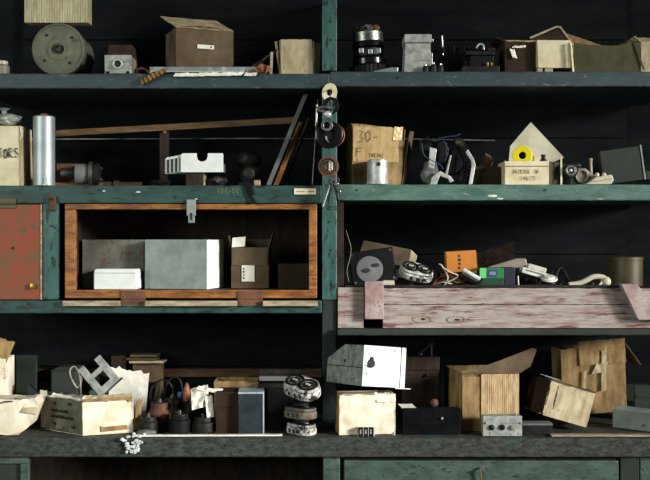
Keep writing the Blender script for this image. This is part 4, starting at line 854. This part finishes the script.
solo('wire_loop', 'thin pale wire loop standing above the torn stamped carton', 'wire', 75, ZB, .115, MB().tube([(3, 0, 0.5), (6, 0, 30), (5, 0, 52), (0, 1, 63), (-5, 1, 60), (-4, 1, 52), (2, 1, 42), (6, 2, 48), (5, 2, 54)], .7), 'pale_wire', smooth=True)
m = MB(); m.prism([(-10, 0), (11, 0), (11, 30), (2, 32), (-8, 41)], 0, 5)
solo('glass_sheet', 'dim slanted grey sheet standing behind the far-left cartons', 'sheet', 36, ZB, .20, m, 'slate', bevel=.3)
m = MB(); m.slab((-16, 0, 0), (32, 0, -2), (1, 9, 2.5), .5, 16, 5, 1.3, 4, 3)
solo('paper_strip', 'ragged white paper strip lying across the top of the stamped carton', 'paper', 66, ZB+hgt(396, .1, ZB)*kk(.1), .09, m, 'paper')
for i, (px, w_) in enumerate(((38, 10), (55, 10))):
    solo('wood_block', ('thick', 'thin')[i]+' dark offcut in the gloom behind the far-left cartons', 'block', (46, 90)[i], ZB, .365, MB().box(-w_, w_, 0, 8, 0, hgt(384-6*i, .33, ZB)), 'dark_wood')
# white crumbs hanging over the edge
m = MB(); r_ = random.Random(11)
for i in range(46):
    f = r_.random(); x = r_.uniform(-11, 12)*(1-.55*f); z = 2.4-f*17+r_.uniform(-1, 1); y = -7.2 if z < 1.4 else r_.uniform(-6, 8)
    if z > -.9: z = max(z, 1.7)
    m.blob((x, y, z), (r_.uniform(1.2, 2.4),)*2+(r_.uniform(1, 2),), .5, i, 1)
solo('plaster_crumbs', 'white crumbling foam spilling over the edge of the bench', 'crumbs', 133, ZB, 0.002, m, 'plaster')['kind'] = 'stuff'
# dark round parts
def cup(name, label, px, Y, r, h, mt, extra=None):
    t = T(name, label, 'part', px, ZB, Y)
    t.add('body', MB().lathe([(r*.9, 0), (r, 1), (r, h*.7), (r*.82, h*.78), (r*.82, h)], (0, r, 0), n=28), mt, smooth=True)
    t.add('rim', MB().torus((0, r, h), (0, 0, 1), r*.72, .9), 'iron', smooth=True); t.add('spindle', MB().cyl((0, r, h-.5), (0, r, h+4), r*.18, n=12), 'steel', smooth=True)
    return t
cup('bearing_cup', 'dark squat iron cup just right of the white crumbs', 147, .035, 9, 16, 'iron'); cup('bearing_cup', 'brown-rimmed iron cup with a spindle under the arched wires', 158, .09, 11, 27, 'rust')
cup('bearing_cup', 'black ribbed cup in front of the orange lamp', 178, .03, 11, 19, 'black'); cup('bearing_cup', 'iron cup with bright spindle below the white crumpled paper', 202, .04, 12, 15, 'iron')
cup('bearing_cup', 'tall dark cup between the arched wires and the orange lamp', 171, .12, 9, 30, 'iron'); cup('bearing_cup', 'tall iron cup half behind the white crumpled paper', 190, .10, 8, 26, 'black')
solo('arched_wires', 'two thin arched wires over the dark iron cups', 'wires', 165, ZB, .195, MB().tube([(-15, 0, .8), (-14, 0, 34), (-4, 0, 45), (6, 0, 40), (10, 0, 24), (11, 0, .8)], .9).tube([(-2, 4, .8), (0, 4, 36), (8, 4, 47), (16, 4, 40), (19, 4, .8)], .8), 'iron', smooth=True)
t = T('pointed_cap', 'small orange-brown pointed cap among the dark iron cups', 'cap', 186, ZB, .15)
t.add('body', MB().lathe([(5, 26), (5.2, 27), (3.6, 36), (1.6, 43), (.5, 44)], (0, 6, 0), n=10), 'orange', smooth=True); t.add('stem', MB().cyl((0, 6, 0), (0, 6, 26), 4, n=14), 'iron', smooth=True); t.add('collar', MB().box(-9, -5.2, 2, 8, 27, 35), 'blue_label', bevel=.5)
solo('metal_lump', 'flat pale-grey lump at the bench edge right of the crumbs', 'lump', 146, ZB, .008, MB().blob((0, 5, 3), (9, 4.6, 3), .35, 4), 'cone_grey', smooth=True)
t = T('carton', 'dark brown carton with a lid, left of the slate-blue metal box', 'box', 227, ZB, .05)
h = t.h(392); t.add('body', MB().slab((-11, 0, 0), (23, 0, 0), (0, 0, h-15), 1, 8, 8, .3, 3).box(-11, 12, 1.4, 36, .05, h-15.4), 'card_dark'); m = MB(); m.slab((-11.4, -.8, h-14.6), (23.8, 0, 0), (0, 0, 14.6), .8, 8, 4, .3, 5); m.box(-11, 12, 1.2, 36, h-14.6, h-.6); t.add('lid', m, 'card_dark', bevel=0)
t = T('carton', 'pale brown carton set back behind the dark brown one, bottom row', 'box', 236, ZB, .185)
carton(t, 44, 30, t.h(381), 'card', (), .4, 201, .8)
m = MB(); m.slab((-12, 0, 0), (17, 2, 4), (-2, 5, 22), .4, 14, 14, 4.2, 7, 6, .16); m.slab((3, 0, -8), (7, 1, 1), (-2, 0, 22), .4, 6, 10, 2, 9, 2, .2); m.slab((-8, 2, 20), (24, 5, -5), (2, 6, 4), .4, 10, 5, 2.6, 12, 2, .2)
solo('crumpled_paper', 'crumpled white paper draped over the iron cups beside the dark carton', 'paper', 204, ZB+hgt(409.5, .07, ZB)*kk(.07), .06, m, 'paper')
t = T('metal_case', 'slate-blue metal box with a pale scuffed rim, bottom row', 'box', 251, ZB, .03, rz=3)
h = t.h(392); t.add('body', MB().box(-12.4, 11.4, 1, 30, .05, h-2), 'slate', bevel=.3); t.add('front_plate', MB().box(-12.4, 11.4, 0, .95, .05, h-2.4), 'slate'); m = MB().box(-12.8, 13, -.8, 30, h-1.9, h).box(11.6, 13, -.8, 30, .05, h-2); t.add('rim', m, 'slate_edge', bevel=.3)
t = T('slotted_rail', 'dark slotted rails lying on a block behind the ringed white stack', 'rail', 279, ZB, .16)
for z in (39, 46, 53): t.add('bar', MB().box(-20, 24, 0, 8, z, z+4.6), 'iron' if z != 46 else 'cone_grey', bevel=.5)
t.add('end_block', MB().box(-12, 20, 1, 9, 0, 38.8).box(12, 22, 8.1, 11, 30, 58), 'black', bevel=.5)
z = 0; G = None
for i, (lab, rz, dx, sc, ry) in enumerate((('bottom of the three stacked white ringed housings, chipped black', 50, 301.5, .86, 0), ('middle of the three stacked ringed housings, greyer than its neighbours', 42, 300.5, .9, 0), ('topmost of the three stacked white ringed housings, tilted to show its rings', 36, 302.5, 1.0, 0))):
    socket_case('switch_housing', lab, dx, ZB, .055, group='stacked ringed housings', rz=-rz, lift=z+(9 if i == 2 else 0), sc=sc*1.08, rx=(22 if i == 2 else 0), ry=(12 if i == 2 else 0), dirt=('stained_white', 'grey_rust', 'stained_white')[i]); z += 15.8
z = 0
for i in range(2):
    solo('spacer', ('lower', 'upper')[i]+' dark round pad between the stacked ringed housings', 'pad', 301, ZB, .055, MB().lathe([(7, 0), (8, .5), (8, 3.0), (7, 3.4)], n=24), 'black', lift=(11.5, 28.2)[i], smooth=True)

# ------------------------------------------------------------------ bottom row, right bay
t = T('carton', 'stained white carton under the white metal hood, bottom row', 'box', 368, ZB, .04, rz=7)
h = t.h(394)
m = MB(); m.slab((-29, 0, 0), (57, 0, 0), (0, 0, h), 1, 14, 12, .8, 211, 1.5); m.slab((28, 0, 0), (0, 30, 0), (0, 0, h-1), 1, 8, 8, .5, 212); m.slab((28, 30, 0), (-57, 0, 0), (0, 0, h-1), 1, 8, 8, .5, 213); m.box(-28, 27, 1, 29, .05, 1)
t.add('body', m, 'card_white'); m = MB(); m.slab((-29.2, 30, 0), (0, -30, 0), (0, 0, h), 1, 8, 8, .5, 214); t.add('side_face', m, 'card')
m = MB(); m.slab((-26, .6, h+.2), (52, 0, 0), (0, 26, -2), .8, 10, 6, .3, 215); t.add('flap', m, 'card_pale'); m = MB(); m.slab((9, -1.4, h-8), (17, 0, -1), (-3, 3, 10), .6, 10, 6, 1.2, 217, 2.5, .2); t.add('torn_flap', m, 'card_white')
zt_ = ZB+(h+1.6)*kk(.04)
t = T('counter', 'tiny black three-digit counter standing before the stained white carton', 'counter', 366, ZB, .012)
for i in range(3):
    w_ = t.add('dial', MB().box(-7.6+i*5.1, -3.0+i*5.1, 0, 4, .1, 8.4), 'black', bevel=.3); t.add('digit', write(MB(), '8', -6.4+i*5.1, 1.9, 3, 4.8, -.2, .32), 'old_white', w_)
t.add('case', MB().box(-8.4, 8.4, 1, 8, 0, 8).box(7.7, 8.6, -.4, 1, 0, 8.8).box(-2.8, -2.4, -.2, 1, 0, 8.4).box(2.3, 2.7, -.2, 1, 0, 8.4), 'old_white')
t = T('metal_hood', 'large white metal hood with a grey, shade-toned left side and round hole, on the stained carton', 'case', 362, zt_, .025, rz=27, ry=6, rx=-4, lift=7)
W_, D_, Hh = 50, 78, 41
m = MB(); m.prism([(0, 0), (W_, 0), (W_, Hh), (0, Hh)], 0, 1.2)
t.add('front_plate', m, 'white_paint', bevel=.5)
m = MB(); A = [(0, 1.3, 0), (0, D_, 0), (0, D_, Hh*.62), (0, D_*.52, Hh), (0, 1.3, Hh)]; b = m.bm
L0 = [b.verts.new(p) for p in A]; L1 = [b.verts.new((W_, p[1], p[2])) for p in A]; b.faces.new(L0[::-1]); b.faces.new(L1)
for i in range(5): j = (i+1) % 5; b.faces.new((L0[i], L0[j], L1[j], L1[i]))
t.add('body', m, 'grey_speckle', bevel=.6)  # galvanized grey, with the left side's shade put into it too
hl = MB().cyl((9, -.5, 23), (9, .4, 23), 4.6, n=24); hl.cyl((9.4, -.5, 27.6), (9.4, .4, 27.6), 2.4, n=16); hl.cyl((6.4, -.5, 20.4), (6.4, .4, 20.4), 2, n=14)
t.add('hole', hl, 'ink')
for x, z in ((4, 13), (3, 21), (36, 37)): t.add('screw', MB().cyl((x, -.5, z), (x, .3, z), .8, n=10), 'iron')
t.add('seam', MB().box(W_-6.4, W_-5.6, -.4, .3, 0, Hh), 'ink'); t.add('lip', MB().box(W_-12, W_+6, -2.4, 12, -1, -.2), 'galv', bevel=.2)
t.add('side_seam', MB().box(-.5, .2, 2, D_-1, 18, 18.8), 'iron'); t.add('side_hole', MB().cyl((-.5, 38, 24), (.3, 38, 24), 1.8, n=12), 'ink')
t = T('crate', 'dark brown wooden chest in the shadow behind the black box', 'chest', 424, ZB, .20)
h = t.h(357); t.add('body', MB().box(-22, 15, 0, 30, .05, h-13.5), 'dark_wood', bevel=.6); t.add('lid', MB().box(-22.6, 15.6, -.8, 30, h-13, h), 'dark_wood', bevel=.6); t.add('knob', MB().blob((3, -1.6, h-18), (1.6, 1.8, 1.6), 0, 1, 2), 'iron', smooth=True)
m = MB().tube([(-9, 0, 1), (-4, 2, 5), (2, 3, 9), (6, 4, 12)], 1).blob((-6, 0, 2), (3, 2, 2), .3, 4, 2).blob((6, 4, 12), (3.6, 2, 2), .3, 5, 2).cyl((6, 4, 0), (6, 4, 11), .8, n=8)
solo('old_tap', 'small dark curved tap lying on the dark wooden chest', 'tap', 426, ZB+(h+.3)*kk(.20), .21, m, 'slate', smooth=True)
t = T('drawer_box', 'low black drawer box with a tiny pull and a white card on top', 'box', 430, ZB, .035)
h = t.h(408); t.add('body', MB().box(-26.5, 30, 1, 16, .05, h-1.2), 'black', bevel=.4); t.add('front_plate', MB().box(-27, 30.5, 0, .95, .05, h), 'black_gloss', bevel=.4)
t.add('pull', MB().lathe([(.5, 0), (.5, 1.4), (1.3, 2), (1, 2.8)], (12, 0, h-10), (0, -1, 0), 14), 'alloy', smooth=True)
solo('paper_card', 'white card lying on the left of the low black drawer box', 'card', 411, ZB+h*kk(.035)-.9*kk(.035), .045, MB().slab((-9, -2, .3), (14, 0, 0), (-3, 13, 2), -.5, 6, 6, .3, 3), 'paper')
solo('doorknob', 'rust-brown little ball on top of the black drawer box', 'ball', 435, ZB+h*kk(.035)-1.0*kk(.035), .05, MB().blob((0, 6, 4.4), (4, 4, 4.2), .1, 3), 'rust', smooth=True)
t = T('carton', 'large brown carton with a wide lifted lid and a ribbed front panel, bottom row', 'box', 480, ZB, .09, rz=8)
h = t.h(376)
m = MB(); m.slab((-18, 0, 0), (56, 0, 0), (0, 0, h), 1, 14, 12, .5, 221, .8); m.slab((-18, 70, 0), (0, -70, 0), (0, 0, h+2), 1, 10, 8, .5, 222); m.slab((38, 0, 0), (0, 70, 0), (0, 0, h), 1, 10, 8, .5, 223); m.slab((38, 70, 0), (-56, 0, 0), (0, 0, h+2), 1, 10, 8, .5, 224); m.box(-17, 37, 1, 69, .05, 1)
b = t.add('body', m, 'card'); m = MB(); m.slab((1, -1.4, 1), (39, 0, 0), (0, 0, h+1.5), .6, 12, 12, .5, 226, 1.2); t.add('front_panel', m, 'card_rib', b)
m = MB(); m.prism([(-19, h+2), (40, h+1.5), (52, h+8), (60, h+25), (56, h+27), (20, h+14.5)], -3, -2); m.turn(-13, 0, 0, (0, -2, h+1.5)); m.move(0, 0, .6)
t.add('lid', m, 'card_dull'); m = MB(); m.slab((-18, 0, h), (54, 4, 1), (-1, -3.4, 6), .8, 12, 4, .8, 229, 1); t.add('flap', m, 'card')
t = T('control_panel', 'small pale control box with three knobs at the front of the bench', 'device', 502.5, ZB, .012)
h = t.h(416); t.add('body', MB().box(-19, 19, 1, 14, .05, h-.4), 'grey_speckle', bevel=.4); f = t.add('front_plate', MB().box(-19.6, 19.6, 0, .95, .05, h), 'grey_speckle', bevel=.4)
for i, x in enumerate((-11, -.4, 9.6)):
    t.add('knob', MB().lathe([(2.8, 0), (2.8, 1.2), (1.9, 1.4), (1.7, 2.2), (1, 2.4)], (x, 0, h*.44), (0, -1, 0), 20), ('iron', 'black', 'taupe')[i], f, smooth=True)
m = MB()
for x in (-11, 9.6): m.box(x-2.6, x+2.4, -.3, .2, h-4.2, h-3.5)
m.box(-3, 3, -.3, .2, h-8, h-7.6); t.add('marking', m, 'cone_grey', f)
for x in (-17.6, 17): t.add('screw', MB().cyl((x, -.4, h*.64), (x, .3, h*.64), .9, n=10), 'ink', f)
t.add('stud', MB().cyl((14, 6, h-.5), (14, 6, h+1.6), 1, n=8), 'steel')
t = T('control_panel', 'low dark grey box just right of the pale control box', 'box', 538, ZB, .03)
t.add('body', MB().box(-15, 14.5, 0, 16, .05, t.h(425.5)), 'iron', bevel=.4); t.add('lid', MB().box(-15.4, 14.9, -.3, 16, t.h(425.4), t.h(423.6)), 'cone_grey', bevel=.3)
t = T('carton', 'battered carton tilted to the right, its pale stained front facing out', 'box', 542, ZB, .065, rz=14, ry=17, lift=18)
m = MB(); m.slab((0, 0, 0), (51, 0, 0), (0, 0, 36), 1, 12, 10, .8, 231, 1.2); m.slab((51, 0, 0), (0, 42, 0), (0, 0, 34), 1, 8, 8, .6, 232); m.slab((51, 42, 0), (-51, 0, 0), (0, 0, 35), 1, 8, 8, .6, 233); m.slab((0, 1, .3), (50, 0, 0), (0, 41, 0), -1, 8, 8, .3, 235)
b = t.add('body', m, 'card_pale'); m = MB(); m.slab((0, 42, 0), (0, -42, 0), (0, 0, 36), 1, 8, 8, .7, 234); t.add('side_face', m, 'card_dark')
m = MB(); m.slab((-1, -.6, 36), (52, 0, 0), (-2, 8, 1.8), .8, 12, 5, 1.2, 236, 2); m2 = t.add('flap', m, 'card_dull'); m = MB(); m.slab((-6, 4, 38.4), (22, 4, -.4), (-2, 8, .6), .5, 8, 4, .6, 238, 1); t.add('tape', m, 'slate_edge')
m = MB(); m.slab((10, -1.6, 9), (2, 0, 0), (-1, 0, 24), .4, 3, 12, 1.6, 239, 2, .3); t.add('crease', m, 'card_pale', b)
solo('wood_block', 'flat dark block under the raised corner of the battered tilted carton', 'block', 549, ZB, .19, MB().box(-14, 16, 0, 14, 0, 9), 'dark_wood')
t = T('carton', 'big brown carton with torn tape on its front, standing tilted at the right', 'box', 567, ZB, .24, rz=5, ry=-4, lift=6.5)
m = MB(); m.slab((-4, 0, 0), (66, 0, 0), (2, 0, 67), 1, 16, 14, .8, 241, 1.2); m.slab((62, 0, 0), (0, 30, 0), (2, 0, 67), 1, 8, 8, .6, 242); m.slab((62, 30, 0), (-66, 0, 0), (2, 0, 66), 1, 8, 8, .6, 243); m.slab((-4, 30, 0), (0, -30, 0), (2, 0, 67), 1, 8, 8, .6, 244); m.slab((-3, 1, .3), (64, 0, 0), (0, 29, 0), -1, 8, 8, .3, 245)
b = t.add('body', m, 'card'); m = MB(); m.slab((65, 1, 67), (0, 28, 0), (16, 3, -23), .9, 8, 8, .6, 246); t.add('flap', m, 'card_dull')
m = MB(); m.slab((16, -1.6, 49), (48, 0, 0), (0, 0, 25), .5, 14, 8, .8, 247, 1.5, .2); t.add('pasted_panel', m, 'card', b)
for i, (x, z, L_, w_) in enumerate(((36, 22, 42, 5), (27, 40, 10, 12), (16, 8, 36, 3))):
    m = MB(); m.slab((x, -3.2, z), (w_, 0, 1), (3 if i != 1 else 6, 0, L_), .4, 5, 14, 1.1, 250+i, 2, .22); t.add('torn_tape', m, 'card_pale', b)
t = T('metal_case', 'plain grey-green metal box, its top coloured paler as if lit, at the right edge of the bench', 'box', 612.5, ZB, .155, rz=-40)
h = t.h(408.5); t.add('body', MB().box(0, 56, 0, 20, .05, h-1), 'grey_paint', bevel=.5); t.add('lid', MB().box(-.4, 56.4, -.4, 20.4, h-.9, h+.4), 'slate_edge', bevel=.3)  # lid paler than body, light on the top put into its colour
m = MB(); m.slab((-46, 0, 0), (110, 0, 0), (0, 9, 0), -1.3, 24, 3, .25, 6, 0, .1)
solo('pale_lath', 'flat pale splintered lath along the bench edge below the tilted carton', 'lath', 598, ZB, .002, m, 'pale_wood', lift=.3)
m = MB(); m.slab((-75, 0, 0), (148, 3, 0), (0, 5, 0), -1.4, 30, 3, .2, 9, 0, .1)
solo('pale_lath', 'thin whitish lath along the bench edge in front of the dark iron cups', 'lath', 209, ZB, .0, m, 'paper', lift=.3)
solo('slate', 'thin greenish slat resting on its edge behind the grey-green box', 'slat', 640, ZB, .26, MB().box(-5, 40, 0, 4, 0, hgt(386, .25, ZB)).box(-4, 40, -1, -.1, hgt(398, .25, ZB), hgt(396, .25, ZB)), 'dim_green')

# small clutter
solo('pipe', 'dark pipe lying along the second shelf between the grey motor and the post foot', 'pipe', 120, ZML, .16, MB().cyl((-22, 0, 3.2), (22, 2, 3.2), 3).cyl((-6, 0.3, 3.2), (-1, 0.5, 3.2), 4), 'rust', smooth=True)
t = T('jar', 'pale round jar cut off by the left edge of the top shelf', 'jar', 0, ZTL, .06)
t.add('glass', MB().lathe([(6, 0), (7, 1), (7, 11), (5, 13)], (0, 8, 0), n=24), 'taupe', smooth=True); t.add('lid', MB().lathe([(5.4, 13.1), (5.4, 16), (4.8, 16.6)], (0, 8, 0), n=24), 'beige', smooth=True)
solo('cord', 'thin pale cord hanging down the side board at the left of the third row', 'cord', 347, zof(252, .03), .03, MB().tube([(-1, 0, 22), (2, 1, 12), (4, 0, 4), (3, 1, -6), (0, 0, -18), (2, 0, -30)], .3, 5), 'taupe', smooth=True)
for i, (px, Y, r, lab) in enumerate(((166, .004, 2.4, 'dark nut on the bench between the flat grey lump and the black ribbed cup'), (216, .02, 2.2, 'dark nut lying between the iron cup with bright spindle and the dark brown carton'), (190.5, .012, 2.6, 'dark nut lying before the gap between two iron cups'), (396, .014, 1.8, 'tiny pale nut lying at the right corner of the stained white carton'))):
    solo('nut', lab, 'nut', px, ZB, Y+.006, MB().ring((0, 3, 1.5), (0, 0, 1), r, r*.5, 2.6, 6), 'iron' if i < 3 else 'alloy', bevel=.2, rz=i*17)
KEY, FILL, AMB, EXPO = 7000, 85, .04, 0
# ------------------------------------------------------------------ camera and light
cd = bpy.data.cameras.new('camera'); cd.sensor_width = 36; cd.lens = 36*CAMD/(650*PX); cd.clip_start = .05
cam = bpy.data.objects.new('camera', cd); COL.objects.link(cam); cam.location = (0, -CAMD, EYE); cam.rotation_euler = (R(90), 0, 0)
SC.camera = cam
def aim(o, tgt): o.rotation_euler = (Vector(tgt)-o.location).to_track_quat('-Z', 'Y').to_euler()
def area(name, loc, tgt, sx, sy, e, col):
    l = bpy.data.lights.new(name, 'AREA'); l.shape = 'RECTANGLE'; l.size = sx; l.size_y = sy; l.energy = e; l.color = col
    o = bpy.data.objects.new(name, l); COL.objects.link(o); o.location = loc; aim(o, tgt); return o
def spot(name, loc, tgt, ang, blend, e, col, r):
    l = bpy.data.lights.new(name, 'SPOT'); l.spot_size = R(ang); l.spot_blend = blend; l.energy = e; l.color = col; l.shadow_soft_size = r
    o = bpy.data.objects.new(name, l); COL.objects.link(o); o.location = loc; aim(o, tgt); return o
spot('work_lamp', (7, -4.0, 3.0), (-.05, 0, 1.14), 17.5, 1.0, KEY, (1, .985, .95), .95)
area('left_fill', (-3.0, -3.2, 2.2), (-.6, .2, 1.5), 1.2, 1.4, FILL, (.9, 1, .9))  # added fill light with no window behind it, lifts the dark left
area('right_fill', (3.4, -2.6, 1.9), (1.1, .3, 1.5), 1.2, 1.4, FILL*.45, (.92, 1, .9))  # weaker added fill from the right, also an unseen source
w = bpy.data.worlds.new('world'); SC.world = w; w.use_nodes = True
w.node_tree.nodes['Background'].inputs[0].default_value = (.88, 1, .96, 1); w.node_tree.nodes['Background'].inputs[1].default_value = AMB
SC.view_settings.view_transform = 'Standard'; SC.view_settings.look = 'None'; SC.view_settings.gamma = 1; SC.view_settings.use_curve_mapping = False
SC.view_settings.exposure = EXPO
